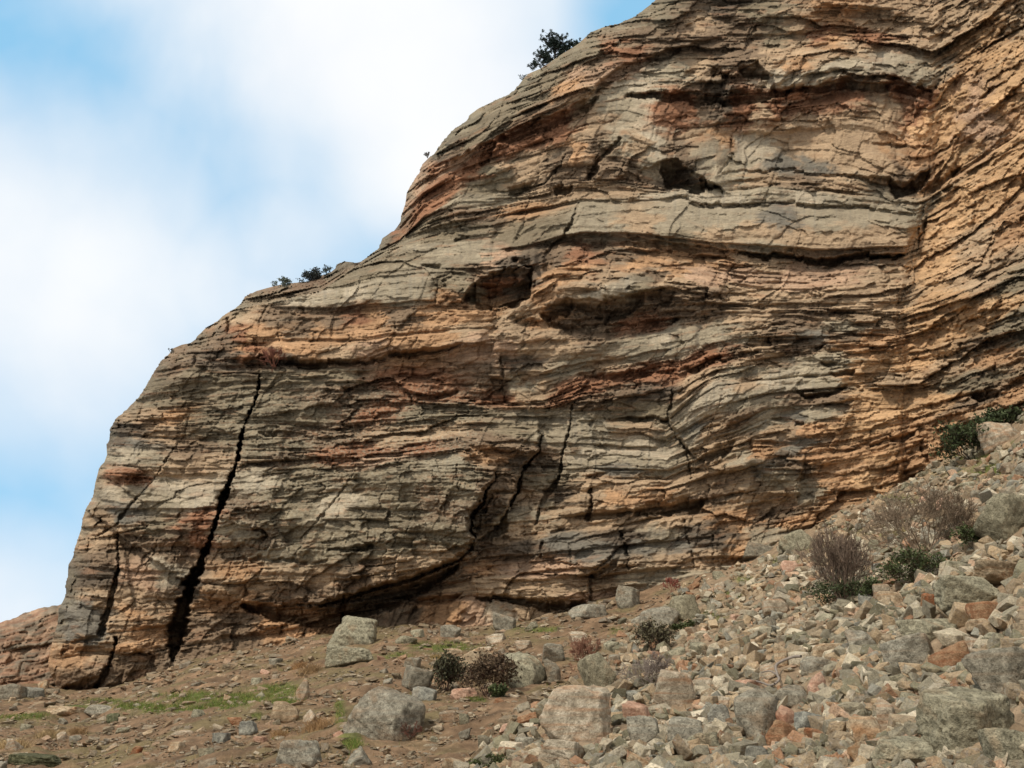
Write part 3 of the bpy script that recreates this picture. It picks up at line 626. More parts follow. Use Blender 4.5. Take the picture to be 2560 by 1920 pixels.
# (bed from, bed to, how far it stands out, x from, x to, smoothness)
MASSIVE = [(5.04, 5.82, 0.95, 1230, 2296, 0.95), (4.55, 4.98, 0.25, 1240, 2260, 0.4), (3.45, 3.92, -0.3, 1800, 2240, 0.85), (7.05, 7.55, 0.25, 560, 1240, 0.3), (7.58, 7.93, 0.45, 640, 1230, 0.5),
 (6.05, 6.35, 0.3, 640, 1180, 0.5), (6.4, 6.95, 0.5, 640, 1100, 0.7), (9.1, 9.9, 0.35, 560, 1250, 0.2), (10.1, 10.9, 0.3, 1300, 1660, 0.8), (11.0, 11.8, 0.3, 1350, 1700, 0.8), (12.1, 12.8, 0.4, 1380, 1900, 0.4),
 (10.0, 10.45, 0.5, 1790, 2130, 0.7), (10.5, 10.95, 0.3, 1790, 2130, 0.5), (13.05, 13.55, 0.45, 1190, 1800, 0.8), (13.6, 13.97, 0.25, 1450, 1850, 0.6), (14.05, 14.9, 0.3, 1150, 1470, 0.6), (8.05, 8.5, 0.35, 1250, 1700, 0.5),
 (11.05, 11.5, 0.35, 270, 560, 0.4), (12.0, 12.5, 0.4, 230, 560, 0.4), (13.1, 13.6, 0.3, 200, 470, 0.4)]
def big_forms(PX, PY):
    g = lambda cx, cy, rx, ry: np.exp(-((PX - cx) / rx) ** 2 - ((PY - cy) / ry) ** 2)
    h = 1.1 * g(1480, 690, 150, 60) + 1.2 * g(1290, 650, 90, 40) + 0.8 * g(1640, 720, 110, 30)
    h += 0.8 * g(1850, 1040, 110, 90) + 1.0 * g(800, 1250, 260, 150) - 0.6 * g(1500, 1130, 150, 90)
    h += 0.6 * g(330, 1500, 60, 130) + 0.5 * g(210, 1560, 50, 60) - 0.7 * g(450, 1560, 40, 110)
    h += 0.8 * g(1690, 410, 60, 45) + 0.7 * g(1300, 440, 90, 30) + 0.7 * g(2060, 190, 200, 30) + 0.8 * g(1880, 160, 60, 25)
    h += 0.7 * g(1950, 560, 350, 60) - 0.5 * g(1900, 380, 250, 60) - 0.8 * g(600, 1560, 200, 50) - 1.0 * g(900, 1530, 150, 35)
    h += -0.9 * g(1600, 800, 180, 30) + 0.5 * g(1000, 840, 200, 40) + 0.5 * g(1080, 700, 160, 40)
    return h

def make_cliff():
    st = 2.1
    x0, x1, y0, y1 = 60, 3010, -620, 1880
    px = np.arange(x0, x1, st, dtype=F32); py = np.arange(y0, y1, st, dtype=F32)
    PX, PY = np.meshgrid(px, py)
    S = bed_coord(px, py)
    # colour fields on a coarse grid in (x, bed) space
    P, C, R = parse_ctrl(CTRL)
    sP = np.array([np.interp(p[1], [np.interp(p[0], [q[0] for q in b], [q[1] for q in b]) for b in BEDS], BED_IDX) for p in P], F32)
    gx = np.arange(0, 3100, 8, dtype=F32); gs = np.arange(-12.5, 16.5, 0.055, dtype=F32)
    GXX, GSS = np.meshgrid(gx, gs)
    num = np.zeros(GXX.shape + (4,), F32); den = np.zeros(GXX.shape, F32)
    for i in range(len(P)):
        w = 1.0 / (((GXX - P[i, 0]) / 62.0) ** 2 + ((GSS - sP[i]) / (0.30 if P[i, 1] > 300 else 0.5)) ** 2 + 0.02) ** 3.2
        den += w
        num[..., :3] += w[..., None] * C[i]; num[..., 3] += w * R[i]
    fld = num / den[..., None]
    def sample(X, Sx):
        u = np.clip(X / 8.0, 0, len(gx) - 2); v = np.clip((Sx + 12.5) / 0.055, 0, len(gs) - 2)
        iu = u.astype(np.int32); iv = v.astype(np.int32); fu = (u - iu)[..., None]; fv = (v - iv)[..., None]
        return (fld[iv, iu] * (1 - fu) + fld[iv, iu + 1] * fu) * (1 - fv) + (fld[iv + 1, iu] * (1 - fu) + fld[iv + 1, iu + 1] * fu) * fv
    Q = PX + 0.38 * PY
    warpS = 0.04 * fbm(PX / 260, PY / 140, 2, 1) + 0.014 * fbm(PX / 60, PY / 26, 2, 9)
    Sw = S + warpS
    h1, r1, k1 = layers(Q, Sw, 1.6, 1 / 230., 1 / 190., 1, 0.9, 0.5)
    h2, r2, k2 = layers(Q, Sw, 4.2, 1 / 130., 1 / 80., 12, 0.8, 0.8)
    h3, r3, k3 = layers(Q, Sw + 0.02 * fbm(PX / 30, PY / 30, 2, 33), 9.5, 1 / 90., 1 / 45., 23, 0.7, 0.9)
    h4, r4, k4 = layers(Q, Sw + 0.012 * fbm(PX / 20, PY / 14, 2, 37), 21., 1 / 60., 1 / 26., 34, 0.6, 1.2)
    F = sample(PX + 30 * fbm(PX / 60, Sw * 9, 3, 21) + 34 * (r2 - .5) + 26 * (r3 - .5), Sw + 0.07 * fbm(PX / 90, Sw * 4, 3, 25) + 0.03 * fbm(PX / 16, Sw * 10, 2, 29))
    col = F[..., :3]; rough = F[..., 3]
    # silhouette on a coarse grid, refined by noise
    cs = 9.0
    cx = np.arange(x0 - 50, x1 + 50, cs, dtype=F32); cy = np.arange(y0 - 50, y1 + 50, cs, dtype=F32)
    sn = 3.2 * fbm(PX / 22, PY / 16, 3, 90) + 12.0 * (r2 - 0.5) + 9.0 * (r3 - 0.5) + 5 * (r4 - .5)
    lo = PX < (np.interp(PY, [p[1] for p in SIL if 1] and sorted([p[1] for p in SIL]), sorted([p[0] for p in SIL], reverse=True)) + 260)
    bx = PX.copy(); by = PY.copy(); dd = np.full(PX.shape, 300, F32)
    idx = np.where(lo.ravel())[0]
    fx, fy = PX.ravel()[idx], PY.ravel()[idx]
    qx, qy, d, sg, _ = poly_nearest(fx, fy, SIL)
    sd = -d * sg if False else d * sg
    # orientation: SIL runs from top right to bottom left; rock lies on its left side
    dd.ravel()[idx] = sd; bx.ravel()[idx] = qx; by.ravel()[idx] = qy
    dd = dd - np.maximum(sn, -3) * 0.7
    inside = dd > 0
    keep = dd > -70
    rr = np.clip(rough, 0.35, 1.5)
    rmod = np.clip(1 + 0.9 * fbm(PX / 170, Sw * 1.3, 3, 51), 0.3, 1.9) * np.clip((rr - 0.3) / 0.6, 0.18, 1.6)
    rw = sstep(2240, 2330, PX)
    upr = sstep(1500, 1750, PX) * sstep(330, 200, PY)
    rmod *= (1 - 0.78 * rw) * (1 - 0.3 * upr)
    # the massive beds: rounded above, undercut below
    MH = np.zeros_like(PX); MS = np.zeros_like(PX)
    for s0, s1, amp, xa, xb, sm in MASSIVE:
        tt = (Sw - s0 + 0.02 * perlin(PX / 40, PX * 0, 7)) / (s1 - s0)
        mx = sstep(xa, xa + 70, PX) * sstep(xb, xb - 30, PX)
        MH += amp * mx * sstep(0.0, 0.14, tt) * sstep(1.0, 0.95, tt)
        MS = np.maximum(MS, sm * mx * sstep(0.0, 0.05, tt) * sstep(1.0, 0.97, tt))
    rmod *= (1 - 0.85 * MS)
    h = 0.75 * fbm(PX / 330, PY / 240, 3, 60)
    h += 0.40 * h1 * np.clip(rr, 0.6, 1.3) * (1 - 0.6 * MS) * (1 - 0.65 * rw) + 0.30 * h2 * rmod + 0.15 * h3 * rmod + 0.062 * h4 * rmod + MH
    wq = 8 * fbm(PX / 50, PY / 50, 3, 161); ws_ = 0.05 * fbm(PX / 60, PY / 40, 3, 164)
    fa = np.clip(0.55 + 0.5 * (rr - 0.6) + 0.5 * rw + 0.5 * upr, 0.35, 1.5)
    h += 0.62 * fa * facets((Q + wq) / 170.0, (Sw + ws_) * 1.15, 201, 1.6)
    h += 0.34 * fa * facets((Q + wq) / 66.0 + 7, (Sw + ws_) * 3.1 + 3, 211, 1.4)
    h += 0.13 * fa * facets((PX + 0.2 * PY + wq * .5) / 25.0 + 7, (Sw + ws_ * .5) * 7.5 + 3, 221, 1.2)
    h += (0.12 * rw + 0.2 * upr) * facets((PX - 0.55 * PY + 2 * wq) / 80.0, (PY + 0.55 * PX + wq) / 24.0, 231, 1.5)
    # diagonal joint facets
    jq = (PX + 0.42 * PY) / 150.0 + 0.35 * fbm(PX / 200, PY / 200, 2, 65); jk = np.floor(jq); jt = jq - jk
    jr = hash2(jk, np.floor(Sw * 0.8), 8) - 0.5
    h += 0.35 * jr * (1 - sstep(0.9, 1, jt)) + 0.16 * (jt - 0.5) * (hash2(jk, jk * 0, 5) - 0.3)
    # crumbly ground mass
    crum = sstep(0.9, 1.3, rough)
    h += (0.05 + 0.09 * crum) * fbm(PX / 13, PY / 9, 3, 80)
    # right wall: steep slabby facets
    h += rw * (0.25 * fbm(Sw * 2.2, PX / 260, 3, 84) + 0.14 * fbm(PX / 30, Sw * 8, 3, 86))
    # zigzag broken ledge high on the right
    zb = np.exp(-((PY - 195 - 10 * perlin(PX / 50, PX * 0, 5)) / 34) ** 2) * sstep(1700, 1780, PX) * sstep(2330, 2270, PX)
    zz = np.abs(((PX + 0.9 * (PY - 200) + 12 * fbm(PX / 40, PY / 30, 2, 92)) / 52.0) % 1 - 0.42)
    h += zb * (1.3 * (0.5 - zz))
    zb2 = np.exp(-((PY - 90) / 60) ** 2) * sstep(1850, 1950, PX) * sstep(2260, 2180, PX)
    h += zb2 * (0.7 * (0.5 - np.abs(((PX + 0.8 * PY + 14 * fbm(PX / 40, PY / 30, 2, 93)) / 70.0) % 1 - 0.42)))
    h += rw * (0.35 * facets((PX + 0.3 * PY + 3 * wq) / 95.0, (PY + 0.45 * PX + 3 * wq) / 70.0, 241, 1.2, 0.05) + 0.14 * fbm(PX / 13, PY / 9, 3, 245) + 0.5 * np.abs(fbm(PX / 90, PY / 70, 3, 249)))
    h += big_forms(PX, PY)
    h = apply_relief(h, PX, PY, x0, y0, st, Sw)
    # rounded shoulder towards the skyline, then the far side
    W = 80.0
    t = np.clip(1 - np.maximum(dd, 0) / W, 0, 1)
    xc = np.interp(PY, [-700, 0, 244, 366, 525, 606, 702, 760, 917, 1007, 1129, 1300], [2400, 2345, 2331, 2327, 2315, 2285, 2270, 2247, 2262, 2256, 2254, 2264])
    wig = (xc - 2266 + 12 * fbm(PX / 60, PY / 40, 3, 261) + 10 * (r1 - .5) + 9 * (r2 - .5)) * sstep(1900, 2150, PX) * sstep(2700, 2450, PX)
    Yb = base_depth(PX, PY) + (base_depth(PX - wig, PY) - base_depth(PX, PY)) + 3.5 * (1 - np.sqrt(np.maximum(1 - t * t, 0)))
    Yb = Yb + np.where(PY < 760, 3.0, 0.0) * sstep(760, 560, PY)
    h *= (1 - 0.35 * sstep(0.80, 1.0, t))
    outm = ~inside
    mag = np.maximum(-dd, 0)
    ux = np.where(outm, bx + (bx - PX) * 0.12, PX); uy = np.where(outm, by + (by - PY) * 0.12, PY)
    D = Yb - h + mag * 0.45
    tx, tz = tans(ux, uy)
    V = np.stack([tx * D, D, CAMZ + tz * D], -1).reshape(-1, 3)
    # colour detail
    m2 = (r2 - 0.5)[..., None]; m3 = (r3 - 0.5)[..., None]; m4 = (r4 - 0.5)[..., None]
    MQ0 = (1 - 0.6 * MS)[..., None]
    col = col * (1 + (0.26 * m2 + 0.30 * m3 + 0.26 * m4) * MQ0)
    pick = fbm(PX / 70, Sw * 9, 4, 101)
    MQ = (1 - 0.7 * MS)[..., None]
    rust = sstep(0.35, 0.75, pick)[..., None] * 0.35 * MQ
    col = col * (1 - rust) + rust * lin((156, 108, 70))
    pal = sstep(0.4, 0.8, fbm(PX / 80, Sw * 12, 4, 111))[..., None] * 0.24 * MQ
    col = col * (1 - pal) + pal * lin((178, 168, 146))
    drk = sstep(0.35, 0.8, fbm(PX / 100, Sw * 7, 4, 121))[..., None] * 0.25 * MQ
    col = col * (1 - drk) + drk * lin((90, 82, 70))
    # lichen on the weathered grey slab
    li = (sstep(0.05, 0.5, fbm(PX / 7, PY / 5, 3, 131)) * sstep(470, 600, PX) * sstep(1230, 1180, PX) * sstep(920, 1000, PY) * sstep(1460, 1380, PY))[..., None]
    col = col * (1 - 0.4 * li) + 0.4 * li * lin((158, 156, 136))
    # water streaks on the smooth grey bands
    ws = (sstep(0.1, 0.7, fbm(PX / 9, PY / 120, 3, 141)) * sstep(0.75, 0.5, rough))[..., None]
    col = col * (1 - 0.3 * ws) + 0.3 * ws * lin((112, 112, 106))
    # weathered grey rind near the skyline
    rind = (sstep(45, 5, dd) * sstep(-0.4, 0.3, fbm(PX / 50, PY / 50, 3, 151)))[..., None] * 0.6
    col = col * (1 - rind) + rind * lin((124, 118, 98)) * (1 + 0.5 * m3 + 0.5 * m4)
    gl = col @ np.array([.3, .55, .15]); col = col * 0.75 + 0.25 * gl[..., None] * np.array([1.03, 1.0, .92]); col = col * np.array([0.97, .92, .86])
    col = np.clip(col, 0.02, 0.7)
    Fc = grid_faces(len(py), len(px), keep)
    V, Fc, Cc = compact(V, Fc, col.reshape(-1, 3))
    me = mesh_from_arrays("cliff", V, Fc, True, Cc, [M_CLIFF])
    o = link("cliff", me); tag(o, "tall bedded rock cliff of grey, tan and rust layers under the sky", "cliff", kind='structure')
    return o
make_cliff()

# ------------------------------------------------------------------ left outcrop behind the cliff corner
def make_outcrop():
    st = 2.6
    px = np.arange(-420, 330, st, dtype=F32); py = np.arange(1480, 1760, st, dtype=F32)
    PX, PY = np.meshgrid(px, py)
    sil = np.interp(px, [-420, -200, 0, 40, 60, 110, 150, 200, 330], [1690, 1620, 1556, 1544, 1532, 1518, 1510, 1506, 1500]) + 2.5 * fbm(px / 20, px * 0, 3, 7)
    sy = sil[None, :]
    dd = PY - sy
    S = (PY + 0.20 * PX) / 80.0
    Q = PX + 0.5 * PY
    Sw = S + 0.1 * fbm(PX / 130, PY / 80, 3, 11)
    ha, ra, _ = layers(Q, Sw, 2.2, 1 / 130., 1 / 60., 41, 1.1, 0.8)
    hb, rb, _ = layers(Q, Sw, 6.5, 1 / 70., 1 / 26., 43, 0.9, 1.0)
    hc, rc, _ = layers(Q, Sw, 15., 1 / 50., 1 / 18., 45, 0.6, 1.0)
    h = 0.35 * ha + 0.2 * hb + 0.09 * hc + 0.4 * fbm(PX / 90, PY / 60, 3, 15)
    D0 = np.interp(PX, [-420, 0, 330], [56, 60, 64]) - (PY - 1560) * 0.03
    t = np.clip(1 - np.maximum(dd, 0) / 60, 0, 1)
    D = D0 - h * (1 - 0.6 * t) + 4 * (1 - np.sqrt(np.maximum(1 - t * t, 0))) + np.maximum(-dd, 0) * 0.5
    uy = np.where(dd < 0, sy + (sy - PY) * 0.12, PY)
    tx, tz = tans(PX, uy)
    V = np.stack([tx * D, D, CAMZ + tz * D], -1).reshape(-1, 3)
    a = sstep(-0.3, 0.3, fbm(PX / 60, Sw * 4, 3, 17))[..., None]
    col = lin((144, 118, 96)) * (1 - a) + lin((120, 108, 92)) * a
    b = sstep(0.1, 0.5, fbm(PX / 60, Sw * 8, 3, 19))[..., None]
    col = col * (1 - 0.6 * b) + 0.6 * b * lin((132, 96, 74))
    col = col * (1 + 0.4 * (ra - 0.5)[..., None] + 0.4 * (rb - 0.5)[..., None] + 0.3 * (rc - 0.5)[..., None])
    keep = dd > -50
    Fc = grid_faces(len(py), len(px), keep)
    V, Fc, Cc = compact(V, Fc, col.reshape(-1, 3))
    o = link("rock_outcrop", mesh_from_arrays("rock_outcrop", V, Fc, True, Cc, [M_CLIFF]))
    tag(o, "low reddish bedded rock ledge running out beyond the cliff's left corner", "outcrop", kind='structure')
make_outcrop()

# ------------------------------------------------------------------ the talus slope
CONTACT = [(-900,1775),(-300,1745),(0,1722),(130,1728),(160,1738),(250,1728),(330,1702),(480,1655),(600,1628),(800,1592),(870,1580),(960,1570),(1050,1565),(1200,1566),(1290,1545),(1400,1528),(1480,1512),(1560,1492),(1650,1470),
 (1750,1432),(1850,1410),(1950,1352),(2060,1312),(2130,1266),(2200,1240),(2280,1190),(2350,1150),(2420,1110),(2500,1060),(2560,1014),(2800,880),(3100,760)]
cpx = np.array([c[0] for c in CONTACT], float); cpy = np.array([c[1] for c in CONTACT], float)
ctx, ctz = tans(cpx, cpy)
cD = base_depth(cpx, cpy) - 0.3
o_ = np.argsort(ctx); ctx, ctz, cD = ctx[o_], ctz[o_], cD[o_]
# smooth in azimuth
_g = np.linspace(ctx[0], ctx[-1], 400); _e = np.interp(_g, ctx, ctz); _D = np.interp(_g, ctx, cD)
PW = 1.5
def ground_z(x, y):
    x = np.asarray(x, float); y = np.asarray(y, float)
    yy = np.maximum(y, 0.5)
    tx = np.clip(x / yy, _g[0], _g[-1])
    e = np.interp(tx, _g, _e); D = np.interp(tx, _g, _D)
    r = yy / D
    zc = CAMZ + e * D
    z = zc * np.where(r < 1, np.abs(r) ** PW, 1 + (r - 1) * 0.9)
    z = np.where((r > 1.18) & (tx < -0.4), zc * (1 + 0.18 * 0.9) - (r - 1.18) * D * 0.35, z)
    z = z + 0.22 * fbm(x / 5.0, y / 5.0, 3, 160) * np.clip(y / 12, 0.2, 1) + 0.05 * fbm(x / 0.9, y / 0.9, 3, 170)
    near = np.clip(1 - y / 6.0, 0, 1)
    return z * (1 - near * near) 
def screeness(px, py):
    """1 in the stony fan on the right, 0 on the earthy slope on the left"""
    xb = np.interp(py, [1000, 1150, 1250, 1350, 1450, 1550, 1600, 1700, 1800, 1920, 2200], [2450, 2250, 2080, 1900, 1740, 1640, 1560, 1460, 1330, 1180, 1000])
    return sstep(-70, 60, px - xb + 60 * fbm(px / 120, py / 60, 3, 180))
def world_to_px(x, y, z):
    zz = z - CAMZ
    fwd = y * CP + zz * SP; up = -y * SP + zz * CP
    return 1280 + FPX * x / fwd, 960 - FPX * up / fwd
def make_ground():
    ny, nx = 620, 760
    ty = np.linspace(0, 1, ny); yv = 1.5 * (72 / 1.5) ** ty
    tv = np.linspace(-1.35, 1.35, nx)
    T, Y = np.meshgrid(tv, yv)
    X = T * (Y + 2.0)
    Z = ground_z(X, Y)
    px, py = world_to_px(X, Y, Z)
    fr = fbm(X / 0.35, Y / 0.35, 3, 190)
    sc = screeness(px, py)
    Z = Z + 0.045 * fr + 0.07 * fbm(X / 1.1, Y / 1.1, 3, 193) + 0.05 * sc * fbm(X / 0.25, Y / 0.25, 2, 195)
    V = np.stack([X, Y, Z], -1).reshape(-1, 3)
    n1 = fbm(X / 1.5, Y / 1.5, 4, 200)[..., None]; n2 = fbm(X / 0.4, Y / 0.4, 3, 210)[..., None]
    dirt = lin((120, 97, 74)) * (1 + 0.35 * n1) * (1 + 0.4 * n2)
    d2 = sstep(-0.1, 0.5, fbm(X / 3.0, Y / 3.0, 3, 215))[..., None]
    dirt = dirt * (1 - d2) + d2 * lin((112, 98, 70)) * (1 + 0.3 * n2)
    stone = lin((140, 120, 96)) * (1 + 0.4 * n2)
    col = dirt * (1 - sc[..., None]) + stone * sc[..., None]
    g = grassy(px, py, X, Y)[..., None]
    col = col * (1 - 0.75 * g) + 0.75 * g * lin((84, 96, 44)) * (1 + 0.35 * n2)
    V2 = V
    me = mesh_from_arrays("ground", V2, grid_faces(ny, nx)[:, ::-1], True, np.clip(col, 0.02, .6).reshape(-1, 3), [M_GROUND])
    o = link("ground", me); tag(o, "brown earthy slope rising to the cliff foot", "ground", kind='structure')
GRASS = [(420,1772,120,12,.8),(250,1752,70,9,.8),(610,1745,60,14,.9),(90,1790,70,10,.7),(700,1755,50,10,.8),(2480,1180,90,24,.7),(2250,1250,70,18,.6),(1950,1400,60,14,.6),(1820,1490,50,14,.6),(1000,1640,60,10,.6),(330,1765,90,16,.7),(500,1745,110,18,.8),(690,1728,60,22,1),(560,1765,80,14,.7),(190,1770,60,8,.7),(20,1797,50,8,.8),(850,1780,14,60,.8),(880,1850,30,30,.9),(960,1735,20,14,.9),(1110,1618,110,16,.8),
 (1350,1575,80,10,.7),(1180,1750,50,8,.6),(1540,1580,30,14,.5),(1700,1510,40,14,.7),(1780,1540,40,16,.7),(1860,1450,40,12,.6),(2430,1140,60,20,.8),(2500,1120,70,26,.6),(2150,1330,120,20,.4),(2380,1180,100,30,.45),
 (1290,1840,30,12,.5),(640,1790,20,10,.6),(740,1840,60,16,.4),(1040,1745,16,12,.6),(1410,1720,40,8,.4),(700,1680,60,12,.35),(420,1740,60,10,.5),(2040,1370,80,18,.4)]
def grassy(px, py, X, Y):
    m = np.zeros(np.shape(px))
    for cx, cy, rx, ry, a in GRASS:
        m = np.maximum(m, a * np.exp(-((px - cx) / rx) ** 2 - ((py - cy) / ry) ** 2))
    return sstep(0.25, 0.75, m + 0.28 * fbm(X / 0.8, Y / 0.8, 3, 220))
def ground_material():
    m, t, b = new_mat("earth_and_gravel", 1.0)
    at = t.nodes.new("ShaderNodeVertexColor"); at.layer_name = "Col"
    geo = t.nodes.new("ShaderNodeNewGeometry")
    n = nnoise(t, 4, 6, 0.7, geo.outputs['Position']); n2 = nnoise(t, 22, 4, 0.7, geo.outputs['Position'])
    c = nmix(t, 1.0, at.outputs['Color'], nmix(t, nramp(t, n.outputs['Fac'], .3, .7), (.72, .72, .72, 1), (1.25, 1.25, 1.25, 1)), 'MULTIPLY')
    c = nmix(t, nmath(t, 'MULTIPLY', nramp(t, n2.outputs['Fac'], .60, .70), 0.6), c, srgb(165, 148, 122))
    c = nmix(t, nmath(t, 'MULTIPLY', nramp(t, n2.outputs['Fac'], .42, .34), 0.5), c, srgb(70, 56, 42))
    t.links.new(c, b.inputs['Base Color'])
    bp = t.nodes.new("ShaderNodeBump"); bp.inputs['Strength'].default_value = 0.8; bp.inputs['Distance'].default_value = 0.06
    t.links.new(nmath(t, 'ADD', n.outputs['Fac'], n2.outputs['Fac']), bp.inputs['Height']); t.links.new(bp.outputs[0], b.inputs['Normal'])
    return m
M_GROUND = ground_material()
make_ground()

def hit(px, py):
    """where the sight line through a photo pixel meets the slope (arrays)"""
    px = np.atleast_1d(np.asarray(px, float)); py = np.atleast_1d(np.asarray(py, float))
    tx, tz = tans(px, py)
    ys = np.geomspace(2.5, 66, 150)
    found = np.full(px.shape, np.nan)
    prev = None
    for y in ys:
        d = CAMZ + tz * y - ground_z(tx * y, y)
        if prev is not None:
            m = np.isnan(found) & (d <= 0)
            if m.any():
                f = prev[1] / np.maximum(prev[1] - d, 1e-9)
                found[m] = (prev[0] + (y - prev[0]) * f)[m]
        prev = (y, d)
    y = np.where(np.isnan(found), 44, found)
    return tx * y, y, ground_z(tx * y, y), ~np.isnan(found)

# ------------------------------------------------------------------ stones
def ico(sub):
    bm = bmesh.new(); bmesh.ops.create_icosphere(bm, subdivisions=sub, radius=1.0)
    V = np.array([v.co[:] for v in bm.verts], F32); Fc = np.array([[v.index for v in f.verts] for f in bm.faces], np.int32)
    bm.free(); return V, Fc
ICO = {s: ico(s) for s in (1, 2, 3, 4, 5)}
def perlin3(p, f, seed):
    return (perlin(p[:, 0] * f + 3.1, p[:, 1] * f + p[:, 2] * f * 0.7, seed) + perlin(p[:, 1] * f - 5.2, p[:, 2] * f + p[:, 0] * f * 0.6, seed + 1) + perlin(p[:, 2] * f + 1.7, p[:, 0] * f - p[:, 1] * f * 0.8, seed + 2)) / 2
def stone_verts(seed, sub=3, npl=13, rough=0.05, bed=0.0, flat=1.0):
    rg = np.random.default_rng(seed)
    V, Fc = ICO[sub]
    n = rg.normal(size=(npl, 3)); n /= np.linalg.norm(n, axis=1)[:, None]
    # a roughly blocky set of facets: three jittered axis pairs plus random cuts
    B = np.array([[1,0,0],[-1,0,0],[0,1,0],[0,-1,0],[0,0,1],[0,0,-1]], float) + rg.normal(size=(6, 3)) * 0.22
    B /= np.linalg.norm(B, axis=1)[:, None]
    n = np.concatenate([B, n]); d = np.concatenate([rg.uniform(0.62, 0.85, 6), rg.uniform(0.74, 1.0, npl)])
    dots = V @ n.T.astype(F32)
    r = np.where(dots > 1e-3, d / np.maximum(dots, 1e-3), 9.0)
    rm = np.min(r, axis=1)
    # slightly worn arrises
    k = 48.0
    rs = -np.log(np.sum(np.exp(-k * np.minimum(r, 3)), axis=1)) / k
    rr = 0.85 * rm + 0.15 * rs
    P = V * rr[:, None].astype(F32)
    P = P * (1 + rough * perlin3(P, 2.6, seed % 90)[:, None] + rough * 0.5 * perlin3(P, 7.0, seed % 70)[:, None])
    if sub >= 4:
        P = P * (1 - 0.05 * np.abs(perlin3(P, 5.0, seed % 60 + 3))[:, None] + 0.018 * perlin3(P, 15.0, seed % 50)[:, None])
        cr = np.abs(perlin(P[:, 0] * 1.7 + P[:, 2] * 2.3, P[:, 1] * 1.9 - P[:, 2], seed % 77)); P = P * (1 - 0.07 * np.exp(-(cr / 0.035) ** 2))[:, None]
    if bed > 0:
        u = P[:, 2] * 7 + 0.5 * perlin(P[:, 0] * 2, P[:, 1] * 2, seed)
        kk = np.floor(u); P[:, :2] *= (1 + bed * (hash2(kk, kk * 0, seed) - 0.5) + 0.0)[:, None]
    P[:, 2] *= flat
    return P.astype(F32), Fc
def rotm(rg, tilt=1.0):
    e = Matrix.Rotation(rg.uniform(0, 6.283), 3, 'Z') @ Matrix.Rotation(rg.normal() * 0.5 * tilt, 3, 'X') @ Matrix.Rotation(rg.normal() * 0.5 * tilt, 3, 'Y')
    return e

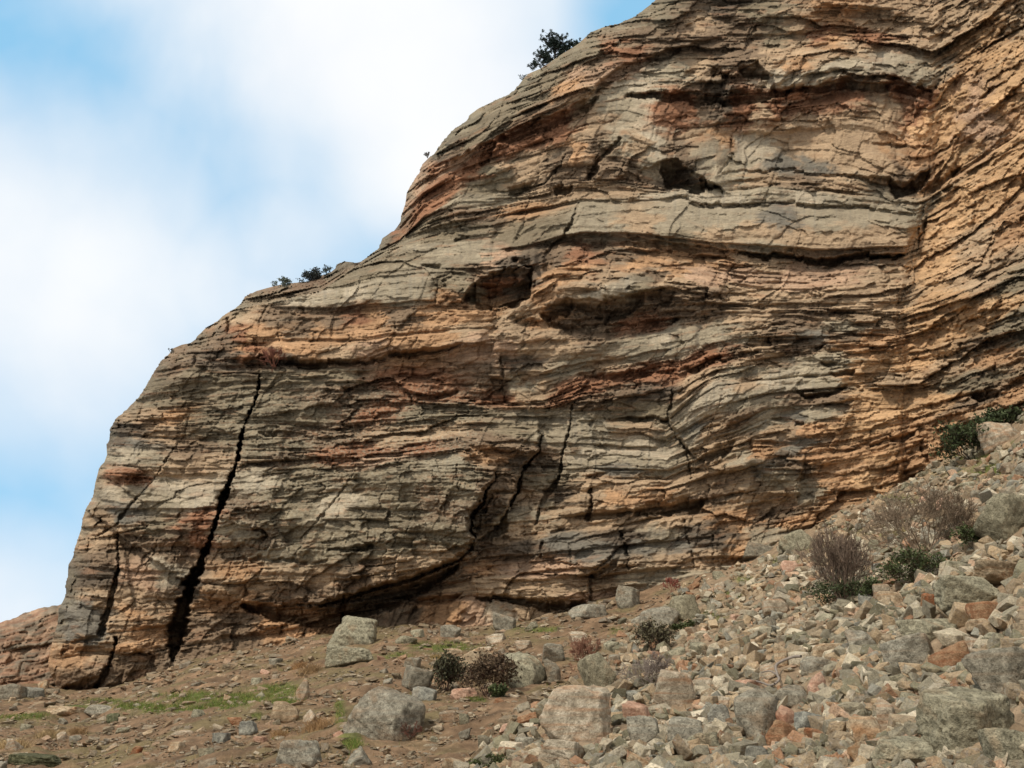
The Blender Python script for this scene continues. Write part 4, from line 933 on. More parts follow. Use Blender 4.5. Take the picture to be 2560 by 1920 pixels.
BOULD = [
 (963,1807,215,125,'grey','big',"large rounded grey boulder alone on the brown earth, dark hollow on its right"),
 (1036,1707,86,60,'grey','blk',"rounded grey boulder at the left of the two dark bushes"),
 (1061,1744,64,38,'blue','blk',"smaller slate grey stone just below the rounded one left of the dark bushes"),
 (1185,1678,150,85,'tan','big',"tan and orange block with dark bushes growing against its front"),
 (1309,1690,115,88,'green','bed',"layered blocky boulder with thin beds right of the dark bushes"),
 (1383,1645,62,50,'grey','blk',"upright grey block above and behind the layered boulder"),
 (1384,1685,44,54,'grey','tall',"pale grey upright stone at the layered boulder's right side"),
 (1164,1738,72,24,'pink','flat',"flat pinkish slab lying in front of the dark bushes"),
 (885,1590,132,76,'green','bed',"big lichened boulder leaning at the foot of the dark undercut, the upper of two"),
 (862,1652,128,54,'green','flat',"broad low lichened boulder below the leaning one at the cliff foot"),
 (1127,1585,54,32,'grey','blk',"light grey block on the slope under the middle of the cliff"),
 (1265,1563,60,42,'grey','blk',"squarish grey block resting against the cliff foot beside pale rubble"),
 (1243,1599,54,24,'pale','flat',"pale tilted slab on the grass below the cliff foot"),
 (1310,1615,48,22,'pale','blk',"pale tan stone on bare earth above the upright block"),
 (1448,1597,48,28,'pale','blk',"whitish rounded stone lying alone on the upper slope"),
 (1570,1505,64,56,'grey','blk',"grey angular slab propped up at the cliff foot"),
 (1477,1535,102,38,'grey','flat',"wide flat grey rock at the cliff foot left of the propped slab"),
 (1655,1553,104,54,'grey','big',"grey ledge-like rock just above the small dark bush"),
 (1715,1530,90,60,'green','big',"lichened rock at the upper edge of the stony fan right of the dark bush"),
 (1494,1700,98,92,'green','slab',"tall tilted lichened slab below the bare reddish shrub"),
 (1449,1812,190,138,'pale','big',"biggest pale boulder with orange stripes at the left edge of the stony fan"),
 (1408,1900,135,66,'pale','big',"pale grey boulder at the bottom edge below the striped one"),
 (1692,1742,118,94,'pale','big',"grey and pink boulder right of the bare grey shrub"),
 (1616,1841,88,68,'grey','blk',"grey angular block right of the striped boulder"),
 (1592,1790,76,52,'pink','blk',"pinkish block behind the upper right of the striped boulder"),
 (1315,1868,58,36,'grey','blk',"small grey block left of the striped boulder on the earth"),
 (1320,1900,30,32,'pale','blk',"small white stone at the bottom edge left of the pale boulder"),
 (1582,1747,42,30,'blue','blk',"small slate stone below the bare grey shrub"),
 (1540,1650,38,20,'grey','flat',"small flat grey stone above the tilted lichened slab"),
 (1014,1603,66,20,'green','flat',"long low grey stone on the grass right of the leaning boulder"),
 (1046,1588,38,22,'green','blk',"small dark grey stone at the cliff foot right of the leaning boulder"),
 (1161,1806,26,28,'green','blk',"small stone standing alone on earth right of the large rounded boulder"),
 (1118,1797,42,28,'pale','flat',"broken pale stone just right of the large rounded boulder"),
 (1213,1626,46,14,'pale','flat',"thin pale flake lying on the grass below the cliff"),
 (1138,1636,44,22,'tan','blk',"tan stone just above the bush covered block"),
 (1032,1662,44,28,'grey','blk',"grey pointed stone above the rounded grey boulder"),
 (706,1790,70,50,'tan','blk',"tan angular rock beside the dry grass tuft on the left slope"),
 (617,1826,48,30,'blue','blk',"blue grey block with moss under it on the left slope"),
 (453,1836,62,14,'pale','flat',"long thin pale slab flush with the earth on the left slope"),
 (745,1893,118,56,'grey','flat',"broad lichened rock at the bottom edge left of the large rounded boulder"),
 (755,1734,34,50,'pale','slab',"pale slab leaning on the green grass patch"),
 (146,1782,124,26,'tan','flat',"long flat tan slab on the far left slope"),
 (246,1778,84,24,'grey','flat',"flat grey slab right of the long tan one on the far left slope"),
 (277,1799,34,22,'moss','blk',"small dark mossy stone below the flat grey slab on the left"),
 (584,1805,40,16,'rust','flat',"small rusty flat stone above the blue grey block"),
 (649,1851,38,16,'pink','flat',"small pinkish slab right of the blue grey block"),
 (340,1880,30,18,'rust','blk',"small rusty stone on bare earth near the bottom left"),
 (75,1903,146,28,'moss','flat',"dark moss covered rock at the bottom left corner"),
 (510,1890,52,24,'green','flat',"low dark stone at the bottom edge of the left slope"),
 (299,1829,40,14,'green','flat',"small low slab on the earth under the mossy stone"),
 (104,1716,28,22,'tan','blk',"small tan stone left of the cliff's lower corner"),
 (35,1690,90,34,'grey','blk',"grey rubble block under the reddish ledge at the far left"),
 (92,1682,60,28,'blue','blk',"slate grey block between the reddish ledge and the cliff corner"),
 (684,1657,34,18,'grey','blk',"small grey block near the cliff foot left of the low lichened boulder"),
 (2532,1308,116,104,'green','slab',"great lichened slab at the right edge above the talus"),
 (2515,1440,124,52,'tan','bed',"yellowish layered slab at the right edge"),
 (2445,1493,178,76,'green','big',"broad olive lichened boulder high in the stony fan"),
 (2478,1532,78,44,'rust','blk',"orange block tucked under the broad olive boulder"),
 (2340,1522,60,52,'rust','blk',"bright rusty orange rock left of the broad olive boulder"),
 (2290,1642,152,78,'grey','big',"long grey boulder overhanging small stones in the middle of the fan"),
 (2350,1583,176,62,'green','big',"wide lichened boulder above the long overhanging one"),
 (2402,1652,96,68,'rust','blk',"tan block with a dark rust red face in the fan"),
 (2433,1684,52,52,'green','blk',"olive stone under the rust faced block"),
 (2530,1700,156,114,'grey','big',"large grey boulder cut by the right edge of the photo"),
 (2465,1822,250,146,'green','big',"largest lichened boulder at lower right with a dark gap beneath"),
 (2532,1888,112,88,'green','blk',"lichened block in the bottom right corner"),
 (2280,1892,156,68,'green','big',"wide olive boulder at the bottom edge left of the corner"),
 (1896,1802,118,112,'grey','big',"big steep grey boulder at the lower middle of the fan"),
 (1967,1849,80,64,'rust','blk',"grey and rust block right of the steep grey boulder"),
 (1970,1800,52,50,'pink','slab',"leaning pink and rust flake on top of the grey and rust block"),
 (2030,1813,78,44,'blue','blk',"blue grey flat topped block in the lower fan"),
 (2040,1848,56,34,'rust','flat',"dark red slab below the blue grey block"),
 (2180,1835,92,60,'tan','blk',"tan ridge-backed block in the lower fan"),
 (2223,1795,56,72,'pale','tall',"upright whitish rock with orange streaks"),
 (2088,1782,60,36,'rust','blk',"rust orange block above the dark red slab"),
 (2050,1725,46,64,'pink','tall',"salmon pink pointed rock standing in the fan"),
 (1983,1748,92,50,'grey','blk',"grey block left of the salmon pointed rock"),
 (1819,1764,44,32,'pale','blk',"clean white block above the slate one"),
 (1805,1798,58,52,'blue','blk',"slate grey flat faced block below the clean white one"),
 (1720,1842,98,68,'grey','blk',"grey block right of the grey angular block at the bottom left of the fan"),
 (1770,1866,74,44,'green','blk',"olive block left of the steep grey boulder"),
 (1761,1717,60,34,'pale','blk',"pale rounded block above the left of the fan"),
 (1962,1646,42,52,'tan','tall',"yellowish upright block beside the dead branch"),
 (2166,1615,72,60,'grey','blk',"grey pyramid shaped rock in the middle of the fan"),
 (2078,1630,88,34,'tan','blk',"long tan slab left of the pyramid shaped rock"),
 (2209,1492,42,50,'pale','tall',"pale upright stone at the foot of the green shrub"),
 (2236,1502,56,36,'tan','blk',"orange tan block right of the pale upright stone"),
 (2264,1464,46,24,'pale','blk',"pale loaf shaped stone under the leafy shrub"),
 (1898,1902,68,46,'blue','blk',"blue grey block at the bottom edge under the steep grey boulder"),
 (2158,1886,68,44,'tan','slab',"tan tilted slab near the bottom edge"),
 (2447,1614,50,34,'pale','blk',"pale stone with a clean edge right of the wide lichened boulder"),
 (2500,1604,72,36,'green','flat',"olive slab under the broad olive boulder's right end"),
 (1940,1525,64,44,'pale','blk',"pale grey stone with dark gap on the upper fan"),
 (1977,1422,44,32,'pink','blk',"pinkish block in the rubble left of the twiggy shrub"),
 (2460,1568,78,28,'tan','flat',"thin tan slab under the orange block"),
 (2395,1424,72,34,'green','blk',"rounded olive stone right of the leafy shrub"),
 (2000,1358,104,58,'green','slab',"long lichened slab leaning on the cliff foot"),
 (2520,1088,88,62,'pale','blk',"pale grey boulder beside the dark bush at the right edge"),
 (1905,1378,80,34,'grey','flat',"flat grey rock on the cliff foot left of the leaning slab"),
]
KINDS = {'big': (4, 9, .05, 0.0, (1, 1, 1)), 'blk': (3, 7, .04, 0.0, (1, 1, 1)), 'flat': (3, 7, .05, 0.04, (1, 1, 1)), 'bed': (4, 6, .05, 0.10, (1, 1, 1)), 'tall': (3, 6, .04, 0.0, (1, 1, 1)), 'slab': (3, 6, .05, 0.03, (1, 1, 1))}
PLACED = []
bx_, by_, bz_, bok = hit([b[0] for b in BOULD], [min(b[1] + b[3] * 0.30, 1990) for b in BOULD])
for i, (px, py, w, hh, tone, kind, label) in enumerate(BOULD):
    sub, npl, ro, bed, _ = KINDS[kind]
    rg = np.random.default_rng(700 + i)
    P, Fc = stone_verts(900 + i * 7, 5 if w > 120 else 4, npl, ro, bed)
    x, y, z = float(bx_[i]), float(by_[i]), float(bz_[i])
    dist = math.hypot(y * CP + (z - CAMZ) * SP, 0)
    W = w * dist / FPX; H = hh * dist / FPX
    # turn the raw stone a little, then fit it to the size it has in the photograph
    tilt = {'slab': 0.9, 'blk': 0.6, 'big': 0.35, 'flat': 0.12, 'bed': 0.2, 'tall': 0.2}[kind]
    R = np.array(Matrix.Rotation(rg.uniform(-.5, .5), 3, 'Z') @ Matrix.Rotation(rg.uniform(-.3, .3) * tilt, 3, 'X') @ Matrix.Rotation((-0.45 if kind == 'slab' else rg.uniform(-.35, .35) * tilt), 3, 'Y'))
    P = P @ R.T
    ext = P.max(0) - P.min(0)
    P = P * np.array([W / ext[0], W * rg.uniform(.65, .9) / ext[1], H * 1.3 / ext[2]])
    P[:, 2] -= P[:, 2].min() + H * 0.28
    me = mesh_from_arrays("boulder", P, Fc, True, None, [ST[tone]])
    o = link("boulder", me, None, (x, y + W * 0.25, z))
    tag(o, label, "boulder" if w > 70 else "rock")
    PLACED.append((px, py, w, hh))

# loose rocks of the fan: individuals built from a few shared shapes
SHAPES = {}
for tone in ('grey', 'green', 'pale', 'tan', 'pink', 'rust', 'blue'):
    for k in range(5):
        P, Fc = stone_verts(3000 + hash(k) * 13 + sum(map(ord, tone)), 4, 3 + k, .05, 0.03 * (k % 2), (0.7, 0.85, 0.6, 0.95, 0.5)[k])
        SHAPES[(tone, k)] = mesh_from_arrays("rock", P, Fc, True, None, [ST[tone]])
WORD = {'grey': 'grey lichen spotted', 'green': 'olive lichened', 'pale': 'pale beige', 'tan': 'tan', 'pink': 'pinkish', 'rust': 'rust stained', 'blue': 'slate grey'}
def zone_of(px, py):
    if px < 1250: return "on the brown earth left of the stony fan"
    if px > 2200 and py > 1700: return "in the lower right of the stony fan"
    if px > 2200: return "in the upper right of the stony fan"
    if px > 1750 and py > 1700: return "in the lower middle of the stony fan"
    if px > 1750: return "in the upper middle of the stony fan"
    if py > 1640: return "near the striped pale boulder"
    return "on the upper slope below the cliff foot"
import re
def short_name(l):
    return re.split(r",| (?:at|lying|in|on|right|left|below|above|just|with|against|leaning|resting|behind|standing|propped|growing|under|of|beside|between|overhanging|flush|tucked|near|cut|high|alone|tilted) ?\b", l)[0]
_sn = [short_name(b[6]) for b in BOULD]
ANCH = [(b[0], b[1], n) for b, n in zip(BOULD, _sn) if _sn.count(n) == 1 and 3 <= len(n.split()) <= 5 and b[2] >= 38]
ANCH += [(2315, 1312, "largest twiggy shrub"), (2110, 1440, "upright twiggy shrub"), (1634, 1598, "dark bush on the slope"), (1964, 1700, "dead grey branch")]
NAMED = []
rg = np.random.default_rng(77)
cand = []
tries = 0
while len(cand) < 196 and tries < 60000:
    tries += 1
    px = rg.uniform(-60, 2620); py = rg.uniform(1150, 1935)
    gl = np.interp(px, cpx, cpy)
    if py < gl + 14: continue
    sc = float(screeness(np.array(px), np.array(py)))
    left = sc < 0.4
    if left and rg.random() > 0.16: continue
    prox = np.clip((py - gl) / 450, 0, 1)
    w = (rg.uniform(22, 34) + 72 * prox ** 1.2 * rg.random() ** 1.2) * (0.75 if left else 1.0)
    hh = w * rg.uniform(.45, .8)
    ok = all((abs(px - q[0]) > 0.46 * (w + q[2])) or (abs(py - q[1]) > 0.46 * (hh + q[3])) for q in PLACED)
    if not ok: continue
    cand.append((px, py, w, hh, left)); PLACED.append((px, py, w, hh))
hx, hy, hz, _ = hit([c[0] for c in cand], [c[1] + c[3] * 0.25 for c in cand])
for i, (px, py, w, hh, left) in enumerate(cand):
    tone = rg.choice(['grey', 'green', 'pale', 'tan', 'pink', 'rust', 'blue'], p=[.26, .2, .2, .2, .04, .04, .06])
    k = int(rg.integers(0, 5))
    dist = hy[i] * CP + (hz[i] - CAMZ) * SP
    W = w * dist / FPX / 2 * 1.15; H = hh * dist / FPX / 2 * 1.5
    o = link("rock", SHAPES[(tone, k)], None, (hx[i], hy[i] + W * 0.3, hz[i] + H * 0.22))
    o.scale = (W, W * rg.uniform(.7, 1.0), H / (0.7, 0.85, 0.6, 0.95, 0.5)[k] * 0.9)
    o.rotation_euler = (rg.normal() * .28, rg.normal() * .28, rg.uniform(0, 6.28))
    size = 'large' if w > 62 else ('middling' if w > 42 else 'small')
    best = min(ANCH, key=lambda q: math.hypot((q[0] - px), 1.4 * (q[1] - py)))
    dx, dy = px - best[0], py - best[1]
    rel = ("just right of" if dx > 0 else "just left of") if abs(dx) > 1.2 * abs(dy) else ("below" if dy > 0 else "above")
    NAMED.append((px, o, "%s %s %s rock %s the %s" % (size, WORD[tone].replace(" spotted", ""), 'flattish' if k in (2, 4) else 'blocky', rel, best[2])))
from collections import defaultdict
dup = defaultdict(list)
for px, o, l in NAMED: dup[l].append((px, o))
ORD = {2: ["left one", "right one"], 3: ["leftmost", "middle one", "rightmost"]}
for l, v in dup.items():
    v.sort(key=lambda q: q[0])
    for n_, (px, o) in enumerate(v):
        sfx = "" if len(v) == 1 else ", " + (ORD[len(v)][n_] if len(v) in ORD else ["leftmost", "second one", "third one", "fourth one", "fifth one"][min(n_, 4)])
        tag(o, l + sfx, "rock", "loose rocks on the talus slope")

# the finer rubble nobody could count
def hull_stone(seed, fl, extra, big=False):
    rg = np.random.default_rng(seed)
    bm = bmesh.new()
    c = np.array([[a, b * .78, d * fl] for a in (-1, 1) for b in (-1, 1) for d in (-1, 1)], float) * .82
    c += rg.normal(size=c.shape) * np.array([.24, .2, .16 * fl + .05])
    e = rg.normal(size=(extra, 3)); e = e / np.linalg.norm(e, axis=1)[:, None] * np.array([1.05, .9, .95 * fl])
    for p in np.concatenate([c, e]): bm.verts.new(p)
    r = bmesh.ops.convex_hull(bm, input=bm.verts)
    bmesh.ops.delete(bm, geom=[v for v in bm.verts if not v.link_faces], context='VERTS')
    bmesh.ops.dissolve_limit(bm, angle_limit=0.25, verts=bm.verts, edges=bm.edges)
    bmesh.ops.bevel(bm, geom=list(bm.edges) + list(bm.verts), offset=0.09, segments=2 if big else 1, profile=0.6, affect='EDGES')
    bmesh.ops.triangulate(bm, faces=bm.faces)
    bm.verts.index_update()
    V = np.array([v.co[:] for v in bm.verts], F32); Fc = np.array([[v.index for v in f.verts] for f in bm.faces], np.int32)
    bm.free(); return V, Fc
def make_scree():
    rg = np.random.default_rng(41)
    protos = [hull_stone(5000 + i, fl, nx_, i < 8) for i, (fl, nx_) in enumerate([(.8,5),(.5,4),(.9,6),(.35,3),(.65,5),(.4,4),(.8,3),(.55,5),(.7,2),(.5,2),(.6,1),(.4,2)])]
    pts = []
    # scree fan
    def sample(n, xr, yr, fn):
        px = rg.uniform(*xr, n); py = rg.uniform(*yr, n)
        gl = np.interp(px, cpx, cpy); ok = py > gl - 2
        px, py, gl = px[ok], py[ok], gl[ok]
        sc = screeness(px, py); p = fn(px, py, gl, sc); k = rg.random(len(px)) < p
        return px[k], py[k], gl[k], sc[k]
    a = sample(38000, (1150, 3000), (850, 2250), lambda x, y, g, s: np.clip(s, 0, 1))
    b = sample(22000, (-300, 2200), (1500, 2010), lambda x, y, g, s: (1 - s) * (0.22 + 0.5 * sstep(0, .5, fbm(x / 90, y / 40, 3, 231)) + 0.5 * np.exp(-((y - g) / 22.) ** 2)))
    c = sample(70000, (-200, 2100), (1450, 1990), lambda x, y, g, s: (1 - s) * np.clip(0.35 + 0.5 * fbm(x / 70, y / 30, 3, 236), .08, .8))
    PX = np.concatenate([a[0], b[0], c[0]]); PY = np.concatenate([a[1], b[1], c[1]]); G = np.concatenate([a[2], b[2], c[2]])
    prox = np.clip((PY - G) / 450, 0.02, 1)
    wa = (7 + (14 + 26 * prox[:len(a[0])]) * rg.random(len(a[0])) ** 2.6 + 24 * prox[:len(a[0])] * rg.random(len(a[0])) ** 2.0)
    wb = 6 + 22 * rg.random(len(b[0])) ** 3.2
    wc = 3.0 + 5 * rg.random(len(c[0]))
    Wp = np.concatenate([wa, wb, wc])
    cls = np.concatenate([np.zeros(len(a[0])), np.ones(len(b[0])), 2 * np.ones(len(c[0]))])
    X, Y, Z, ok = hit(PX, PY)
    for q in PLACED:      # keep the rubble off the faces of the larger stones
        ok &= ~((((PX - q[0]) / (q[2] * .5)) ** 2 + ((PY - q[1] + q[3] * .02) / (q[3] * .52)) ** 2 < 1) & (Wp > 5))
    for q in ((1950, 1690, 60, 34), (1900, 1715, 40, 16)):
        ok &= ~((np.abs(PX - q[0]) < q[2]) & (np.abs(PY - q[1]) < q[3]) & (Wp > 15))
    pal = lin(np.array([(132,124,104),(116,110,88),(168,156,132),(154,134,106),(168,140,114),(146,112,84),(124,120,106),(142,126,102),(186,174,150),(160,128,100)]))
    pw = np.array([.22,.13,.17,.18,.04,.04,.06,.10,.07,.0]); pw = pw / pw.sum()
    Vs, Fs, Cs = [], [], []; off = 0
    for i in np.where(ok)[0]:
        pi = rg.integers(0, 8) if Wp[i] > 14 else rg.integers(8, 12)
        P, Fc = protos[pi]
        dist = Y[i] * CP + (Z[i] - CAMZ) * SP
        s = Wp[i] * dist / FPX / 2 * 1.2
        R = np.array(rotm(rg, 1.2 if cls[i] == 0 else 0.5))
        sc3 = s * np.array([1, rg.uniform(.6, 1), rg.uniform(.55, 1.0)])
        if cls[i] >= 1: sc3[2] *= 0.6
        Q = (P * sc3) @ R.T + np.array([X[i], Y[i], Z[i] + s * (0.38 if cls[i] == 0 else 0.12)])
        c = pal[rg.choice(10, p=pw)] * rg.uniform(.85, 1.5)
        if cls[i] >= 1: c = c * 0.55 + 0.45 * lin((130, 108, 84)) * rg.uniform(.8, 1.25)
        Vs.append(Q); Fs.append(Fc + off); off += len(P); Cs.append(np.repeat(c[None], len(P), 0))
    o = link("scree", mesh_from_arrays("scree", np.concatenate(Vs), np.concatenate(Fs), False, np.concatenate(Cs), [M_STUFF]))
    tag(o, "fine grey, tan and pink rubble covering the talus slope", "scree", kind='stuff')
make_scree()

# ------------------------------------------------------------------ grass
M_GRASS = attr_material("grass_blades", 0.9, nscale=3.0)
def blades(name, pts, hts, spread, cols, label, cat, kind='stuff', wid=0.05):
    rg = np.random.default_rng(len(pts) + 9)
    n = len(pts)
    P = np.array(pts, float); H = np.array(hts, float)[:, None]
    a = rg.uniform(0, 6.283, n); lean = rg.normal(size=(n, 2)) * spread
    wv = np.stack([np.cos(a), np.sin(a), 0 * a], 1) * H * wid
    tip = P + np.concatenate([lean * H, H], 1)
    mid = P + np.concatenate([lean * H * 0.35, H * 0.6], 1)
    V = np.stack([P - wv, P + wv, mid + wv * .6, mid - wv * .6, tip], 1).reshape(-1, 3)
    b = np.arange(n)[:, None] * 5
    F1 = np.concatenate([b + [0, 1, 2], b + [0, 2, 3], b + [3, 2, 4]], 0)
    C = np.repeat(np.array(cols), 5, 0)
    me = mesh_from_arrays(name, V, F1, False, C, [M_GRASS])
    return me
def make_grass():
    rg = np.random.default_rng(8)
    px, py = [], []
    for cx, cy, rx, ry, a in GRASS:
        n = int(min(a * rx * ry * 2.6, 3600)) + 120
        px.append(rg.normal(cx, rx * .6, n)); py.append(rg.normal(cy, ry * .6, n))
    px = np.concatenate(px); py = np.concatenate(py)
    X, Y, Z, ok = hit(px, py)
    g = grassy(px, py, X, Y); k = ok & (rg.random(len(px)) < g + 0.12)
    X, Y, Z = X[k], Y[k], Z[k]; n = len(X)
    c = lin((92, 112, 46))[None] * rg.uniform(.6, 1.25, (n, 1)); dry = rg.random(n) < .25
    c[dry] = lin((150, 132, 84)) * rg.uniform(.7, 1.1, (dry.sum(), 1))
    me = blades("grass", np.stack([X, Y, Z - .01], 1), rg.uniform(.03, .10, n) * np.clip(Y / 20, .7, 1.4), .8, c, None, None)
    o = link("grass", me); tag(o, "short green grass patches on the earthy slope", "grass", kind='stuff')
    # thin dry stubble on the whole slope
    n = 16000
    px = rg.uniform(-200, 2700, n); py = rg.uniform(1000, 2100, n); gl = np.interp(px, cpx, cpy)
    s = screeness(px, py); d = fbm(px / 110, py / 40, 3, 240)
    k = (py > gl + 3) & (rg.random(n) < (1 - s) * sstep(-.2, .5, d) * .8 + .03)
    X, Y, Z, ok = hit(px[k], py[k]); X, Y, Z = X[ok], Y[ok], Z[ok]; n = len(X)
    c = lin((138, 112, 76))[None] * rg.uniform(.5, 1.2, (n, 1))
    gm = rg.random(n) < .3; c[gm] = lin((98, 98, 58)) * rg.uniform(.6, 1.1, (gm.sum(), 1))
    me = blades("dry_stubble", np.stack([X, Y, Z - .01], 1), rg.uniform(.05, .16, n), .6, c, None, None)
    o = link("dry_stubble", me); tag(o, "thin brown dry weeds scattered over the slope", "dry weeds", kind='stuff')
make_grass()
TUFTS = [(775,1668,60,34,(158,130,94),"tan dry grass tuft at the foot of the low lichened boulder"),
 (748,1662,34,26,(160,124,84),"smaller tan tuft left of the one by the low lichened boulder"),
 (790,1808,76,40,(160,128,90),"reddish straw tuft right of the tan angular rock"),
 (30,1860,76,40,(176,150,108),"pale straw tuft at the far left bottom"),
 (126,1832,64,34,(172,148,108),"pale straw tuft above and right of the far left one"),
 (192,1824,40,30,(160,132,96),"small straw tuft on the left slope right of two paler ones"),
 (700,1832,50,24,(158,124,84),"low brown tuft between the pinkish slab and the rounded boulder"),
 (2240,1330,60,20,(150,136,84),"low yellow green tuft left of the big twiggy shrub"),
 (1090,1640,36,16,(150,128,84),"small dry tuft on the grass above the rounded grey boulder")]
for (px, py, w, hh, c, lab) in TUFTS:
    x, y, z, _ = [float(v[0]) for v in hit(px, py + hh * .4)]
    s = y / FPX * 1.05
    rg = np.random.default_rng(px)
    n = 900
    off = rg.normal(size=(n, 2)) * w * s * .20
    pts = np.stack([off[:, 0], off[:, 1], ground_z(x + off[:, 0], y + off[:, 1]) - z - .01], 1)
    me = blades("tuft", pts, rg.uniform(.25, 1.0, n) * hh * s * .7, .8, lin(c)[None] * rg.uniform(.55, 1.2, (n, 1)), None, None, wid=0.022)
    tag(link("grass_tuft", me, None, (x, y, z)), lab, "grass tuft", "dry grass tufts")

# ------------------------------------------------------------------ woody plants
M_TWIG = attr_material("twig_bark", 0.95, nscale=12)
M_LEAF = attr_material("leaves", 0.7, nscale=5)
def tubes(segs, sides=4):
    """segs: list of (p0, p1, r0, r1) -> arrays"""
    A = np.array([s[0] for s in segs], float); B = np.array([s[1] for s in segs], float)
    r0 = np.array([s[2] for s in segs])[:, None]; r1 = np.array([s[3] for s in segs])[:, None]
    d = B - A; d /= np.maximum(np.linalg.norm(d, axis=1)[:, None], 1e-6)
    ref = np.where(np.abs(d[:, 2:3]) > .9, np.array([[1., 0, 0]]), np.array([[0, 0, 1.]]))
    u = np.cross(d, ref); u /= np.linalg.norm(u, axis=1)[:, None]; v = np.cross(d, u)
    rings = []
    for k in range(sides):
        a = 6.28318 * k / sides
        o = u * math.cos(a) + v * math.sin(a)
        rings.append((A + o * r0, B + o * r1))
    n = len(segs)
    V = np.stack([r[0] for r in rings] + [r[1] for r in rings], 1).reshape(-1, 3)
    b = np.arange(n)[:, None] * 2 * sides
    F = np.concatenate([b + [k, (k + 1) % sides, sides + (k + 1) % sides, sides + k] for k in range(sides)], 0)
    return V, F
def grow(rg, p, d, length, r, depth, segs, tips, spread=.5, up=.15, kids=(2, 4), nseg=4, shrink=.68):
    for i in range(nseg):
        d = d + Vector(rg.normal(size=3) * .16) + Vector((0, 0, up * .3)); d.normalize()
        q = p + d * (length / nseg); r2 = r * (.86)
        segs.append((p[:], q[:], r, r2)); p, r = q, r2
        if depth > 0 and i >= 1:
            for _ in range(rg.integers(*kids) if i == nseg - 1 else rg.integers(0, 2)):
                nd = d + Vector(rg.normal(size=3) * spread); nd.normalize()
                grow(rg, p, nd, length * shrink * rg.uniform(.7, 1.1), r * .62, depth - 1, segs, tips, spread, up, kids, nseg, shrink)
    tips.append((p[:], d[:]))
def leafcloud(rg, pts, size, colfn):
    n = len(pts); P = np.array(pts, float)
    a = rg.normal(size=(n, 3)); a /= np.linalg.norm(a, axis=1)[:, None]
    b = np.cross(a, rg.normal(size=(n, 3))); b /= np.maximum(np.linalg.norm(b, axis=1)[:, None], 1e-6)
    s = size * rg.uniform(.6, 1.3, (n, 1))
    V = np.stack([P - a * s, P + b * s * .45, P + a * s, P - b * s * .45], 1).reshape(-1, 3)
    F = np.arange(n * 4).reshape(-1, 4)
    return V, F, np.repeat(colfn(n), 4, 0)
def woody(name, label, cat, px, py, w, hh, twig, leaf=None, nleaf=0, leafsize=.05, seed=1, depth=3, stems=9, spread=.45, depth_at=None, group=None, part='branches', lowleaf=False, thick=1.0):
    rg = np.random.default_rng(seed)
    if depth_at is None:
        x, y, z, _ = [float(v[0]) for v in hit(px, py + hh * .46)]
    else:
        tx, tz = tans(px, py + hh * .5); y = depth_at; x, z = tx * y, CAMZ + tz * y
    dist = y * CP + (z - CAMZ) * SP
    W, H = w * dist / FPX, hh * dist / FPX
    root = thing(name, label, cat, (x, y, z - .03), group)
    segs, tips = [], []
    for i in range(stems):
        a = rg.uniform(0, 6.283); k = rg.uniform(.15, 1.0)
        d = Vector((math.cos(a) * k * W / H * .9, math.sin(a) * k * W / H * .7, 1.0)).normalized()
        grow(rg, Vector((math.cos(a) * W * .06, math.sin(a) * W * .06, 0)), d, .5, .014 * thick, depth, segs, tips, spread)
    A = np.array([s[1] for s in segs]); 
    ex = np.percentile(np.abs(A[:, 0]), 97) * 2; ez = np.percentile(A[:, 2], 98)
    sx, sz = W / ex, H / ez
    f = np.array([sx, sx, sz])
    segs = [(np.array(s[0]) * f, np.array(s[1]) * f, max(s[2] * H * .9, .0064 * dist / 25), max(s[3] * H * .9, .0050 * dist / 25)) for s in segs]
    V, Fc = tubes(segs, 3)
    C = lin(twig)[None] * rg.uniform(.7, 1.2, (len(segs), 1)); C = np.repeat(C, 6, 0)
    link(part, mesh_from_arrays(part, V, Fc, False, C, [M_TWIG]), root)
    if nleaf:
        T = np.array([t[0] for t in tips]) * f
        if lowleaf: T = T * np.array([1.0, 1.0, .32])
        T = T[rg.integers(0, len(T), nleaf)] + rg.normal(size=(nleaf, 3)) * np.array([W, W, H * (.4 if lowleaf else 1)]) * .07
        T[:, 2] = np.abs(T[:, 2])
        c = lin(leaf)
        V, Fc, C = leafcloud(rg, T, leafsize, lambda n: c[None] * rg.uniform(.5, 1.5, (n, 1)))
        link("foliage", mesh_from_arrays("foliage", V, Fc, False, C, [M_LEAF]), root)
    return root
woody("leafless_shrub", "largest leafless brown twiggy shrub near the right edge of the talus", "shrub", 2315, 1312, 250, 160, (118, 102, 84), seed=3, depth=4, stems=30, spread=.42, group="leafless shrubs")
woody("leafless_shrub", "upright twiggy shrub with green leaves at its foot above the fan", "shrub", 2110, 1432, 150, 180, (108, 92, 78), (60, 66, 42), 1900, .045, seed=4, depth=4, stems=24, spread=.36, group="leafless shrubs", lowleaf=True)
woody("leafless_shrub", "thin bare grey shrub left of the grey and pink boulder", "shrub", 1628, 1688, 110, 92, (120, 108, 98), seed=5, depth=4, stems=10, group="leafless shrubs")
woody("leafless_shrub", "bare reddish shrub above the tall tilted slab", "shrub", 1472, 1648, 84, 92, (128, 92, 74), seed=6, depth=4, stems=8, group="leafless shrubs")
woody("leafless_shrub", "small red brown shrub at the cliff foot left of the leaning slab", "shrub", 1680, 1466, 46, 36, (128, 74, 62), seed=7, depth=3, stems=6, group="leafless shrubs")
woody("leafless_shrub", "reddish twigs growing against the right of the large rounded boulder", "shrub", 1026, 1826, 56, 38, (96, 64, 52), seed=8, depth=3, stems=8, group="leafless shrubs")
